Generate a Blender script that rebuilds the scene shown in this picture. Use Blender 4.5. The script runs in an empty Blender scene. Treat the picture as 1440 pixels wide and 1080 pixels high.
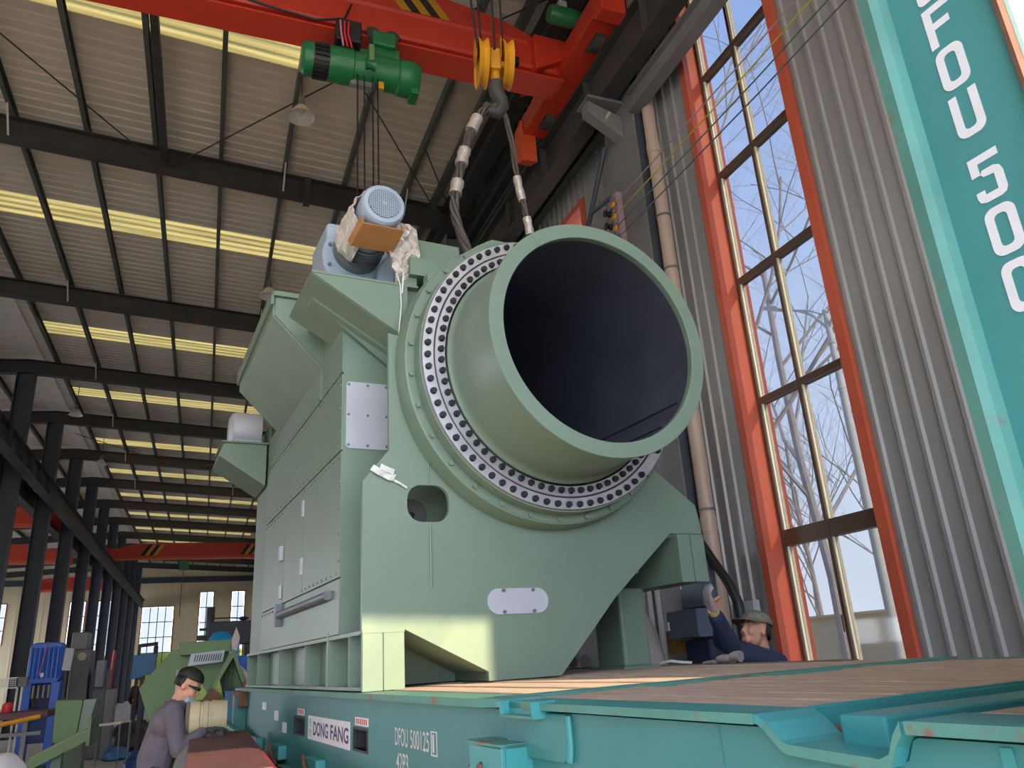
import bpy, bmesh, math, random
from mathutils import Vector, Matrix
from mathutils.geometry import tessellate_polygon
random.seed(7)
sc = bpy.context.scene
COL = sc.collection
PI = math.pi
YM = 0.0920725            # the flat rack and its machine stand turned this much from the hall's axis

# ------------------------------------------------------------------ camera
cam_d = bpy.data.cameras.new('camera')
cam = bpy.data.objects.new('camera', cam_d)
COL.objects.link(cam)
cam_d.sensor_fit = 'HORIZONTAL'
cam_d.sensor_width = 36.0
cam_d.lens = 1073.444 / 1440.0 * 36.0
cam_d.clip_start = 0.05
cam_d.clip_end = 400
def _cam():
    pitch, roll, yaw = 0.341754, -0.0650248, 0.384719
    fw = Vector((math.sin(yaw) * math.cos(pitch), math.cos(yaw) * math.cos(pitch), math.sin(pitch)))
    rt = Vector((math.cos(yaw), -math.sin(yaw), 0)); up = rt.cross(fw)
    r2 = math.cos(roll) * rt + math.sin(roll) * up
    u2 = -math.sin(roll) * rt + math.cos(roll) * up
    m = Matrix((r2, u2, -fw)).transposed().to_4x4()
    m.translation = Vector((0, 0, 1.6))
    cam.matrix_world = m
_cam()
sc.camera = cam

# ------------------------------------------------------------------ sky, sun, exposure
SKY = 2.35
world = bpy.data.worlds.new('sky'); sc.world = world
world.use_nodes = True
nt = world.node_tree; nt.nodes.clear()
wo = nt.nodes.new('ShaderNodeOutputWorld'); bg = nt.nodes.new('ShaderNodeBackground')
tc = nt.nodes.new('ShaderNodeTexCoord'); sx = nt.nodes.new('ShaderNodeSeparateXYZ')
cr = nt.nodes.new('ShaderNodeValToRGB')
nt.links.new(tc.outputs['Generated'], sx.inputs[0]); nt.links.new(sx.outputs['Z'], cr.inputs[0])
cr.color_ramp.elements[0].position = 0.0; cr.color_ramp.elements[0].color = (0.80, 0.84, 0.92, 1)
cr.color_ramp.elements[1].position = 0.75; cr.color_ramp.elements[1].color = (0.30, 0.46, 0.86, 1)
e = cr.color_ramp.elements.new(0.22); e.color = (0.66, 0.76, 0.95, 1)
nt.links.new(cr.outputs[0], bg.inputs[0]); bg.inputs[1].default_value = SKY
nt.links.new(bg.outputs[0], wo.inputs[0])

sun_d = bpy.data.lights.new('sun', 'SUN'); sun_d.energy = 3.7; sun_d.angle = math.radians(0.6)
sun_d.color = (1.0, 0.80, 0.50)
sun = bpy.data.objects.new('sun', sun_d); COL.objects.link(sun)
SUN_TO = Vector((0.33, -0.94, 0.47)).normalized()      # direction towards the sun
sun.rotation_euler = SUN_TO.to_track_quat('Z', 'Y').to_euler()
sun.location = (20, -20, 30)

sc.view_settings.view_transform = 'Standard'
sc.view_settings.look = 'None'
sc.view_settings.gamma = 1.0
sc.view_settings.use_curve_mapping = False
sc.view_settings.exposure = 1.62
sc.cycles.max_bounces = 12
sc.cycles.diffuse_bounces = 6
sc.cycles.glossy_bounces = 4
sc.cycles.transparent_max_bounces = 16
sc.cycles.sample_clamp_indirect = 6.0
sc.cycles.caustics_reflective = False
sc.cycles.caustics_refractive = False

# ------------------------------------------------------------------ materials
def lin(c):
    return tuple((v / 255 / 12.92) if v / 255 <= 0.04045 else ((v / 255 + 0.055) / 1.055) ** 2.4 for v in c)
MATS = {}
def mat(name, rgb, rough=0.5, metal=0.0, var=0.10, scale=6.0, bump=0.0, bscale=40.0, rust=None, rust_amt=0.5,
        rust_scale=5.0, stretch=(1, 1, 1), spec=0.5, coat=0.0):
    m = bpy.data.materials.new(name); m.use_nodes = True
    n = m.node_tree.nodes; l = m.node_tree.links
    b = n['Principled BSDF']
    b.inputs['Roughness'].default_value = rough
    b.inputs['Metallic'].default_value = metal
    b.inputs['Specular IOR Level'].default_value = spec
    b.inputs['Coat Weight'].default_value = coat
    c = lin(rgb)
    tco = n.new('ShaderNodeTexCoord'); mp = n.new('ShaderNodeMapping')
    mp.inputs['Scale'].default_value = stretch
    l.new(tco.outputs['Object'], mp.inputs[0])
    no = n.new('ShaderNodeTexNoise'); no.inputs['Scale'].default_value = scale
    no.inputs['Detail'].default_value = 5; no.inputs['Roughness'].default_value = 0.6
    l.new(mp.outputs[0], no.inputs[0])
    ra = n.new('ShaderNodeValToRGB')
    ra.color_ramp.elements[0].position = 0.3; ra.color_ramp.elements[1].position = 0.7
    ra.color_ramp.elements[0].color = tuple(v * (1 - var) for v in c) + (1,)
    ra.color_ramp.elements[1].color = tuple(min(1, v * (1 + var)) for v in c) + (1,)
    l.new(no.outputs['Fac'], ra.inputs[0])
    src = ra.outputs[0]
    if rust:
        rn = n.new('ShaderNodeTexNoise'); rn.inputs['Scale'].default_value = rust_scale
        rn.inputs['Detail'].default_value = 8; rn.inputs['Roughness'].default_value = 0.7
        l.new(mp.outputs[0], rn.inputs[0])
        rr = n.new('ShaderNodeValToRGB')
        rr.color_ramp.elements[0].position = 0.72 - 0.22 * rust_amt; rr.color_ramp.elements[1].position = 0.78 - 0.2 * rust_amt
        rr.color_ramp.elements[0].color = (0, 0, 0, 1); rr.color_ramp.elements[1].color = (1, 1, 1, 1)
        l.new(rn.outputs['Fac'], rr.inputs[0])
        mx = n.new('ShaderNodeMix'); mx.data_type = 'RGBA'
        l.new(rr.outputs[0], mx.inputs[0]); l.new(src, mx.inputs[6])
        mx.inputs[7].default_value = lin(rust) + (1,)
        src = mx.outputs[2]
    l.new(src, b.inputs['Base Color'])
    if bump > 0:
        bn = n.new('ShaderNodeTexNoise'); bn.inputs['Scale'].default_value = bscale; bn.inputs['Detail'].default_value = 3
        l.new(mp.outputs[0], bn.inputs[0])
        bu = n.new('ShaderNodeBump'); bu.inputs['Strength'].default_value = bump; bu.inputs['Distance'].default_value = 0.01
        l.new(bn.outputs['Fac'], bu.inputs['Height']); l.new(bu.outputs[0], b.inputs['Normal'])
    MATS[name] = m
    return m
def glass_mat(name, tint, gloss=0.06, rough=0.05):
    m = bpy.data.materials.new(name); m.use_nodes = True
    n = m.node_tree.nodes; l = m.node_tree.links; n.clear()
    o = n.new('ShaderNodeOutputMaterial'); t = n.new('ShaderNodeBsdfTransparent'); g = n.new('ShaderNodeBsdfGlossy')
    mx = n.new('ShaderNodeMixShader'); no = n.new('ShaderNodeTexNoise'); no.inputs['Scale'].default_value = 1.3
    ra = n.new('ShaderNodeValToRGB'); tco = n.new('ShaderNodeTexCoord')
    ra.color_ramp.elements[0].color = tuple(v * 0.92 for v in tint) + (1,); ra.color_ramp.elements[1].color = tuple(tint) + (1,)
    l.new(tco.outputs['Object'], no.inputs[0]); l.new(no.outputs[0], ra.inputs[0]); l.new(ra.outputs[0], t.inputs[0])
    g.inputs['Roughness'].default_value = rough; mx.inputs[0].default_value = gloss
    l.new(t.outputs[0], mx.inputs[1]); l.new(g.outputs[0], mx.inputs[2]); l.new(mx.outputs[0], o.inputs[0])
    MATS[name] = m; return m
def translucent_mat(name, rgb, streak):
    m = bpy.data.materials.new(name); m.use_nodes = True
    n = m.node_tree.nodes; l = m.node_tree.links; n.clear()
    o = n.new('ShaderNodeOutputMaterial'); t = n.new('ShaderNodeBsdfTranslucent'); d = n.new('ShaderNodeBsdfDiffuse')
    mx = n.new('ShaderNodeMixShader'); no = n.new('ShaderNodeTexNoise'); mp = n.new('ShaderNodeMapping')
    mp.inputs['Scale'].default_value = streak; no.inputs['Scale'].default_value = 1.0; no.inputs['Detail'].default_value = 4
    ra = n.new('ShaderNodeValToRGB'); tco = n.new('ShaderNodeTexCoord')
    c = lin(rgb)
    ra.color_ramp.elements[0].position = 0.35; ra.color_ramp.elements[1].position = 0.65
    ra.color_ramp.elements[0].color = tuple(v * 0.72 for v in c) + (1,); ra.color_ramp.elements[1].color = c + (1,)
    l.new(tco.outputs['Object'], mp.inputs[0]); l.new(mp.outputs[0], no.inputs[0]); l.new(no.outputs[0], ra.inputs[0])
    l.new(ra.outputs[0], t.inputs[0]); l.new(ra.outputs[0], d.inputs[0]); mx.inputs[0].default_value = 0.2
    l.new(t.outputs[0], mx.inputs[1]); l.new(d.outputs[0], mx.inputs[2]); l.new(mx.outputs[0], o.inputs[0])
    MATS[name] = m; return m

mat('machine_green', (114, 133, 117), 0.42, 0, 0.05, 2.5, 0.03, 30)
mat('machine_green_dark', (114, 133, 117), 0.5, 0, 0.06, 3, 0.03, 30)
mat('ring_steel', (196, 192, 198), 0.38, 0.75, 0.10, 9)
mat('bolt_dark', (52, 54, 60), 0.4, 0.6, 0.12, 30)
mat('drum_black', (66, 68, 80), 0.42, 0, 0.18, 3, 0.12, 60)
mat('seal_dark', (44, 40, 52), 0.6, 0, 0.1)
mat('cover_grey', (176, 180, 190), 0.4, 0, 0.05, 4)
mat('motor_blue', (158, 172, 190), 0.38, 0, 0.05, 6)
mat('motor_grey', (110, 114, 122), 0.45, 0.2, 0.1, 8)
mat('mesh_dark', (44, 48, 58), 0.6, 0, 0.1)
mat('cardboard', (172, 120, 72), 0.8, 0, 0.10, 5, 0.05, 50, stretch=(1, 1, 5))
mat('plastic_wrap', (206, 196, 186), 0.22, 0, 0.12, 14, 0.7, 26, spec=0.8)
mat('rack_teal', (62, 126, 124), 0.5, 0, 0.09, 2.0, 0.05, 20, rust=(120, 84, 62), rust_amt=0.18, rust_scale=3)
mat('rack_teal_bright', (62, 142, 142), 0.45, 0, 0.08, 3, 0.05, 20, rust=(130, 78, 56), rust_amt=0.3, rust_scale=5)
mat('rack_edge', (82, 136, 124), 0.6, 0, 0.12, 5, 0.08, 30, rust=(132, 92, 70), rust_amt=0.75, rust_scale=7)
mat('rack_teal_sunlit', (190, 222, 200), 0.55, 0, 0.05, 3)  # rack teal with the sunlight put into the colour
mat('deck_wood', (184, 162, 146), 0.85, 0, 0.22, 5, 0.35, 30, stretch=(9, 0.8, 9))
mat('timber_dark', (112, 96, 84), 0.85, 0, 0.2, 6, 0.3, 30, stretch=(9, 0.8, 9))
mat('rust_brown', (118, 82, 62), 0.8, 0, 0.2, 8, 0.2, 40)
mat('white_paint', (232, 232, 230), 0.55, 0, 0.04, 12)
mat('letter_white', (208, 205, 204), 0.6, 0, 0.05, 20, rust=(96, 150, 150), rust_amt=0.22, rust_scale=26)
mat('letter_navy', (58, 58, 104), 0.6, 0, 0.05)
mat('letter_red', (196, 92, 92), 0.6, 0, 0.05)
mat('hazard_black', (44, 40, 40), 0.6, 0, 0.1)
mat('hazard_yellow', (206, 150, 36), 0.55, 0, 0.08)
mat('crane_red', (204, 60, 38), 0.42, 0, 0.07, 3)
mat('crane_orange', (222, 92, 48), 0.45, 0, 0.07, 3)
mat('hoist_green', (34, 112, 66), 0.35, 0, 0.1, 8)
mat('hoist_black', (34, 34, 38), 0.5, 0, 0.15, 12)
mat('hook_yellow', (214, 150, 36), 0.45, 0, 0.12, 9, rust=(96, 70, 44), rust_amt=0.25, rust_scale=12)
mat('rope_steel', (92, 84, 80), 0.55, 0.4, 0.3, 60, 0.6, 120)
mat('rope_green', (92, 104, 96), 0.55, 0.3, 0.3, 60, 0.6, 120)
mat('sleeve_silver', (196, 186, 178), 0.3, 0.4, 0.25, 40, 0.8, 60)
mat('steel_dark', (66, 64, 62), 0.6, 0.1, 0.12, 3)
mat('steel_grey', (122, 120, 120), 0.55, 0.1, 0.12, 2)
mat('steel_green_grey', (92, 98, 92), 0.6, 0.05, 0.10, 2)
mat('column_blue', (66, 72, 84), 0.55, 0.05, 0.12, 1.2)
mat('roof_sheet', (232, 221, 205), 0.55, 0.0, 0.06, 1.5, stretch=(0.3, 4, 1))
mat('wall_sheet', (154, 153, 152), 0.42, 0.15, 0.07, 1.2, stretch=(1, 3, 0.25))
mat('wall_cream', (232, 216, 178), 0.7, 0, 0.05, 1.0, stretch=(3, 1, 0.2))
mat('window_red', (178, 70, 50), 0.5, 0, 0.08, 3)
mat('window_orange', (196, 92, 66), 0.5, 0, 0.06, 3)
mat('alu_dark', (104, 84, 70), 0.4, 0.3, 0.1)
mat('alu_white', (240, 232, 206), 0.45, 0, 0.05)
mat('pipe_pvc', (190, 168, 152), 0.45, 0, 0.04, 3)
mat('cable_black', (34, 34, 36), 0.5, 0, 0.1)
mat('box_bluegrey', (84, 96, 116), 0.45, 0, 0.06, 4)
mat('box_white', (178, 182, 190), 0.45, 0, 0.05)
mat('wood_yellow', (168, 130, 66), 0.8, 0, 0.2, 9)
mat('concrete', (178, 171, 160), 0.85, 0, 0.12, 1.3, 0.15, 20)
mat('earth', (204, 195, 172), 0.95, 0, 0.12, 0.5)
mat('outer_wall', (242, 222, 184), 0.9, 0, 0.06, 0.8)
mat('bark', (186, 176, 172), 0.9, 0, 0.15, 3)
mat('lamp_white', (218, 214, 206), 0.45, 0, 0.05)
mat('hedge', (176, 178, 66), 0.9, 0, 0.25, 2.0, 0.6, 6)
mat('skin', (206, 150, 122), 0.55, 0, 0.06, 20)
mat('jacket_navy', (40, 48, 76), 0.8, 0, 0.15, 12, 0.3, 50)
mat('jacket_grey', (98, 90, 100), 0.85, 0, 0.12, 12, 0.3, 50)
mat('trousers_dark', (42, 46, 60), 0.85, 0, 0.12, 12, 0.2, 50)
mat('trousers_blue', (58, 76, 128), 0.85, 0, 0.12, 12)
mat('jacket_black', (38, 38, 50), 0.85, 0, 0.12, 12)
mat('glove_grey', (150, 142, 140), 0.85, 0, 0.12, 30, 0.3, 90)
mat('glove_cuff', (206, 172, 110), 0.8, 0, 0.1, 30)
mat('glove_dark', (58, 60, 54), 0.85, 0, 0.12, 30)
mat('cap_camo', (116, 114, 98), 0.85, 0, 0.45, 22, 0.2, 60)
mat('hair_black', (30, 27, 27), 0.6, 0, 0.2, 60, 0.4, 80)
mat('mask_blue', (150, 180, 200), 0.8, 0, 0.05)
mat('shoe_black', (36, 34, 34), 0.6, 0, 0.1)
mat('steel_red_brown', (92, 58, 62), 0.6, 0, 0.12, 4)
mat('crimson', (150, 36, 62), 0.5, 0, 0.08, 3)
mat('tarp_grey', (176, 172, 170), 0.8, 0, 0.12, 6, 0.5, 9)
mat('bright_blue', (20, 92, 196), 0.35, 0, 0.1, 6)
mat('deep_blue', (28, 62, 120), 0.5, 0, 0.12, 6)
mat('cyan_blue', (20, 150, 214), 0.4, 0, 0.08, 5)
mat('screen_blue', (52, 112, 158), 0.5, 0, 0.05)
mat('casing_green', (104, 132, 88), 0.55, 0, 0.08, 3)
mat('casing_light', (150, 172, 82), 0.55, 0, 0.08, 3)
mat('machine_grey', (112, 112, 108), 0.6, 0, 0.15, 5)
mat('pink_cable', (206, 120, 150), 0.6)
mat('red_plastic', (206, 40, 50), 0.4)
mat('tan_drum', (186, 172, 140), 0.6, 0, 0.1, 8)
mat('tan_dark', (120, 116, 92), 0.7, 0, 0.12, 8)
mat('sack_white', (214, 210, 216), 0.8, 0, 0.05, 5, 0.4, 8)
mat('wire_pink', (170, 140, 150), 0.5); mat('wire_yellow', (190, 176, 60), 0.5)
mat('wire_green', (70, 110, 100), 0.5); mat('wire_blue', (80, 90, 120), 0.5)
mat('tape_white', (214, 214, 210), 0.35, 0, 0.1, 20, 0.5, 40)
mat('tile_orange', (206, 96, 52), 0.5)
glass_mat('pane_glass', (0.37, 0.38, 0.39), 0.05)
glass_mat('far_pane_glass', (0.62, 0.63, 0.64), 0.04)
glass_mat('end_pane_glass', (0.42, 0.43, 0.44), 0.04)
translucent_mat('fill_light_panel', (236, 234, 226), (3, 1, 0.3))  # for the added fill-light panels in the near wall
translucent_mat('skylight_sheet', (200, 184, 138), (0.4, 9, 1))

# ------------------------------------------------------------------ mesh helpers
ORG = {}
def fr_rot(frame): return YM if frame == 'M' else 0.0
def to_world(p, frame):
    if frame == 'M':
        c, s = math.cos(YM), math.sin(YM)
        return Vector((c * p[0] - s * p[1], s * p[0] + c * p[1], p[2]))
    return Vector(p)
class MB:
    def __init__(s): s.v = []; s.f = []
    def raw(s, v, f):
        o = len(s.v); s.v += [tuple(p) for p in v]; s.f += [tuple(i + o for i in q) for q in f]; return s
    def box(s, x0, x1, y0, y1, z0, z1):
        v = [(x0, y0, z0), (x1, y0, z0), (x1, y1, z0), (x0, y1, z0), (x0, y0, z1), (x1, y0, z1), (x1, y1, z1), (x0, y1, z1)]
        return s.raw(v, [(0, 3, 2, 1), (4, 5, 6, 7), (0, 1, 5, 4), (1, 2, 6, 5), (2, 3, 7, 6), (3, 0, 4, 7)])
    def prism(s, poly, axis, a, b):
        """poly of 2-D points; axis 'y': (x,z) ; 'x': (y,z) ; 'z': (x,y)"""
        def P(p, t): return {'y': (p[0], t, p[1]), 'x': (t, p[0], p[1]), 'z': (p[0], p[1], t)}[axis]
        n = len(poly); v = [P(p, a) for p in poly] + [P(p, b) for p in poly]
        f = [tuple(range(n)), tuple(range(2 * n - 1, n - 1, -1))]
        for i in range(n):
            j = (i + 1) % n; f.append((i, i + n, j + n, j))
        return s.raw(v, f)
    def holed(s, outer, holes, axis, a, b):
        """flat plate with holes, front at a, back at b"""
        def P(p, t): return {'y': (p[0], t, p[1]), 'x': (t, p[0], p[1]), 'z': (p[0], p[1], t)}[axis]
        loops = [outer] + holes
        v = [P(p, a) for lp in loops for p in lp]
        f = [tuple(q) for q in tessellate_polygon([[Vector((p[0], p[1], 0)) for p in lp] for lp in loops])]
        n = len(v); sh = {'y': (0, b - a, 0), 'x': (b - a, 0, 0), 'z': (0, 0, b - a)}[axis]
        v2 = [(p[0] + sh[0], p[1] + sh[1], p[2] + sh[2]) for p in v]
        f2 = [tuple(i + n for i in reversed(q)) for q in f]
        side = []; o = 0
        for lp in loops:
            m_ = len(lp)
            for i in range(m_):
                j = (i + 1) % m_; side.append((o + i, o + j, o + j + n, o + i + n))
            o += m_
        return s.raw(v + v2, f + f2 + side)
    def tube(s, path, r, n=10, cap=True, closed=False):
        path = [Vector(p) for p in path]; k = len(path)
        rs = r if isinstance(r, (list, tuple)) else [r] * k
        rings = []; prev = None
        for i, p in enumerate(path):
            d = (path[min(i + 1, k - 1)] - path[max(i - 1, 0)])
            if d.length < 1e-9: d = Vector((0, 0, 1))
            d.normalize()
            if prev is None:
                a = Vector((0, 0, 1)) if abs(d.z) < 0.9 else Vector((1, 0, 0))
                u = d.cross(a).normalized()
            else:
                u = (prev - d * prev.dot(d)).normalized()
            prev = u; w = d.cross(u)
            rings.append([p + (u * math.cos(2 * PI * t / n) + w * math.sin(2 * PI * t / n)) * rs[i] for t in range(n)])
        v = [q for rg in rings for q in rg]; f = []
        for i in range(k - 1):
            for t in range(n):
                f.append((i * n + t, i * n + (t + 1) % n, (i + 1) * n + (t + 1) % n, (i + 1) * n + t))
        if cap: f.append(tuple(reversed(range(n)))); f.append(tuple(range((k - 1) * n, k * n)))
        return s.raw(v, f)
    def cyl(s, p0, p1, r, n=24, r1=None):
        return s.tube([p0, p1], [r, r if r1 is None else r1], n)
    def lathe(s, c, axis, prof, n=48, close=False):
        """prof: list of (radius, position along axis); c = other two coords of the axis"""
        v = []; f = []; k = len(prof)
        for (r, t) in prof:
            for i in range(n):
                a = 2 * PI * i / n
                if axis == 'y': v.append((c[0] + r * math.cos(a), t, c[1] + r * math.sin(a)))
                elif axis == 'x': v.append((t, c[0] + r * math.cos(a), c[1] + r * math.sin(a)))
                else: v.append((c[0] + r * math.cos(a), c[1] + r * math.sin(a), t))
        m_ = k if close else k - 1
        for j in range(m_):
            for i in range(n):
                q = (j + 1) % k
                f.append((j * n + i, j * n + (i + 1) % n, q * n + (i + 1) % n, q * n + i))
        return s.raw(v, f)
    def sphere(s, c, r, nu=16, nv=10, sc3=(1, 1, 1)):
        v = []; f = []
        for j in range(nv + 1):
            th = PI * j / nv
            for i in range(nu):
                ph = 2 * PI * i / nu
                v.append((c[0] + r * sc3[0] * math.sin(th) * math.cos(ph), c[1] + r * sc3[1] * math.sin(th) * math.sin(ph), c[2] + r * sc3[2] * math.cos(th)))
        for j in range(nv):
            for i in range(nu):
                f.append((j * nu + i, (j + 1) * nu + i, (j + 1) * nu + (i + 1) % nu, j * nu + (i + 1) % nu))
        return s.raw(v, f)
    def hexbolt(s, c, r, h, axis='y', sgn=-1, n=6):
        a0 = random.random()
        pts = [(r * math.cos(a0 + 2 * PI * i / n), r * math.sin(a0 + 2 * PI * i / n)) for i in range(n)]
        if axis == 'y': s.prism([(c[0] + p[0], c[2] + p[1]) for p in pts], 'y', c[1], c[1] + sgn * h)
        elif axis == 'x': s.prism([(c[1] + p[0], c[2] + p[1]) for p in pts], 'x', c[0], c[0] + sgn * h)
        else: s.prism([(c[0] + p[0], c[1] + p[1]) for p in pts], 'z', c[2], c[2] + sgn * h)
        return s
    def mesh(s, name, org, smooth=False):
        me = bpy.data.meshes.new(name)
        me.from_pydata([(p[0] - org[0], p[1] - org[1], p[2] - org[2]) for p in s.v], [], s.f)
        bm = bmesh.new(); bm.from_mesh(me)
        bmesh.ops.remove_doubles(bm, verts=bm.verts, dist=1e-6)
        bmesh.ops.recalc_face_normals(bm, faces=bm.faces); bm.to_mesh(me); bm.free()
        if smooth:
            me.polygons.foreach_set('use_smooth', [True] * len(me.polygons))
            me.set_sharp_from_angle(angle=math.radians(smooth if smooth is not True else 40))
        me.update(); return me
    def build(s, name, m, parent=None, smooth=False, bevel=0, label=None, kind=None, origin=None, frame='H'):
        """a mesh object; as a part of `parent` it takes the parent's origin and frame"""
        if parent is not None: org, fr = ORG[parent.name]
        else: org, fr = (origin or (0, 0, 0)), frame
        me = s.mesh(name, org, smooth); me.materials.append(MATS[m])
        o = bpy.data.objects.new(name, me); COL.objects.link(o)
        if parent is not None: o.parent = parent
        else:
            o.location = to_world(org, fr); o.rotation_euler = (0, 0, fr_rot(fr))
        ORG[o.name] = (org, fr)
        if bevel:
            bv = o.modifiers.new('bevel', 'BEVEL'); bv.width = bevel; bv.segments = 2; bv.limit_method = 'ANGLE'
        if label: o['label'] = label
        if kind: o['kind'] = kind
        return o
def part_from_mesh(name, me, parent, loc):
    """share one mesh between alike pieces; loc in the frame of the parent's thing"""
    org, fr = ORG[parent.name]
    o = bpy.data.objects.new(name, me); COL.objects.link(o); o.parent = parent
    o.location = Vector(loc) - Vector(org)
    ORG[o.name] = (org, fr)
    return o
def tag(o, label, cat, group=None):
    o['label'] = label; o['category'] = cat
    if group: o['group'] = group
    return o
def struct(o): o['kind'] = 'structure'; return o
def thing(name, label, cat, origin=(0, 0, 0), frame='H', group=None):
    o = bpy.data.objects.new(name, None); COL.objects.link(o); o.empty_display_size = 0.1
    o.location = to_world(origin, frame); o.rotation_euler = (0, 0, fr_rot(frame))
    ORG[o.name] = (origin, frame)
    return tag(o, label, cat, group)
def structure(name, origin=(0, 0, 0), frame='H'):
    o = bpy.data.objects.new(name, None); COL.objects.link(o); o.empty_display_size = 0.1
    o.location = to_world(origin, frame); o.rotation_euler = (0, 0, fr_rot(frame)); ORG[o.name] = (origin, frame)
    o['kind'] = 'structure'; return o
def rrect(x0, x1, z0, z1, r, n=6):
    pts = []
    for cx, cz, a0 in ((x1 - r, z1 - r, 0), (x0 + r, z1 - r, PI / 2), (x0 + r, z0 + r, PI), (x1 - r, z0 + r, 1.5 * PI)):
        for i in range(n + 1): a = a0 + PI / 2 * i / n; pts.append((cx + r * math.cos(a), cz + r * math.sin(a)))
    return pts
def circle2(cx, cz, r, n=64): return [(cx + r * math.cos(2 * PI * i / n), cz + r * math.sin(2 * PI * i / n)) for i in range(n)]
def i_profile(w, h, tf, tw):
    """I section, centred in width, z from 0 to h"""
    return [(-w / 2, 0), (w / 2, 0), (w / 2, tf), (tw / 2, tf), (tw / 2, h - tf), (w / 2, h - tf), (w / 2, h), (-w / 2, h), (-w / 2, h - tf), (-tw / 2, h - tf), (-tw / 2, tf), (-w / 2, tf)]
def text_mb(body, u0, v0, u1, v1, place, bold=0.0, ext=0.0):
    """flat lettering fitted to the box u0..u1 x v0..v1; place(u, v) gives the 3-D point"""
    cu = bpy.data.curves.new('letters', 'FONT'); cu.body = body; cu.size = 1.0; cu.offset = bold; cu.resolution_u = 3
    ob = bpy.data.objects.new('letters', cu); COL.objects.link(ob)
    dg = bpy.context.evaluated_depsgraph_get(); me = bpy.data.meshes.new_from_object(ob.evaluated_get(dg))
    vs = [v.co.copy() for v in me.vertices]; fs = [tuple(p.vertices) for p in me.polygons]
    bpy.data.objects.remove(ob); bpy.data.curves.remove(cu); bpy.data.meshes.remove(me)
    mb = MB()
    if not vs: return mb
    xa = min(v.x for v in vs); xb = max(v.x for v in vs); ya = min(v.y for v in vs); yb = max(v.y for v in vs)
    mb.raw([place(u0 + (v.x - xa) / max(1e-6, xb - xa) * (u1 - u0), v0 + (v.y - ya) / max(1e-6, yb - ya) * (v1 - v0)) for v in vs], fs)
    return mb
# ================================================================== the hall
XW = 4.9; XL = -5.9; YF = 80.0
def roof_z(x):
    return 11.42 - 0.065 * x if x >= XL else 11.8035 + 0.065 * (x - XL)
RAFT = [7.4, 13.9, 20.9, 26.9, 32.4, 38.0, 43.6, 49.2, 54.8, 60.4, 66.0, 71.6, 77.2]
SKYL = [10.56, 17.35, 24.4, 30.3, 37.0, 42.7, 48.5, 54.3, 59.9, 65.5, 71.1]
PURL = [-5.15, -3.95, -2.74, -1.55, -0.36, 0.855, 2.08, 3.33, 4.5]

struct(MB().box(-30, XW + 0.06, -2.6, YF + 0.2, -0.2, 0.0).build('floor', 'concrete'))
MB().box(-60, 60, -60, 130, -0.45, -0.2).build('ground', 'earth', label='pale dry earth yard around the hall', kind='structure')

# ---- right wall of ribbed sheets
wall_right = structure('wall_right', (XW, 0, 0))
def sheet(y0, y1, z0, z1, rib=0.2):
    prof = []
    n = max(1, round((y1 - y0) / rib)); st = (y1 - y0) / n
    for i in range(n):
        a = y0 + i * st
        prof += [(XW, a), (XW, a + st * 0.36), (XW - 0.026, a + st * 0.42), (XW - 0.026, a + st * 0.58), (XW, a + st * 0.64)]
    prof += [(XW, y1), (XW + 0.05, y1), (XW + 0.05, y0)]
    MB().prism(prof, 'z', z0, z1).build('wall_panel', 'wall_sheet', wall_right)
def sheets(y0, y1, z0, z1, w=0.8):
    n = max(1, round((y1 - y0) / w)); st = (y1 - y0) / n
    for i in range(n): sheet(y0 + i * st, y0 + (i + 1) * st, z0, z1)
ZT = 11.16
sheets(-2.5, 4.5, 0, ZT); sheets(4.5, 6.0, 0, 0.9, 1.5)
sheets(4.5, 6.0, 9.35, ZT, 1.5); WR = [(8.75, 10.25), (15.6, 17.1), (22.3, 23.8), (28.2, 29.7), (34.0, 35.5), (39.6, 41.1), (45.2, 46.7), (50.8, 52.3), (56.4, 57.9), (62.0, 63.5), (67.6, 69.1)]
yy = 6.0
for a, b in WR:
    sheets(yy, a, 0, ZT, 1.0); sheets(a, b, 0, 0.9, 1.5); sheets(a, b, 7.95, ZT, 1.5); yy = b
sheets(yy, 80, 0, ZT, 2.0)
for z in (8.5, 9.7):
    MB().prism([(XW - 0.03, z), (XW - 0.16, z), (XW - 0.16, z + 0.03), (XW - 0.06, z + 0.03), (XW - 0.06, z + 0.15), (XW - 0.16, z + 0.15), (XW - 0.16, z + 0.18), (XW - 0.03, z + 0.18)], 'y', 7.5, 79).build('girt', 'steel_green_grey', wall_right)

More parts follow.
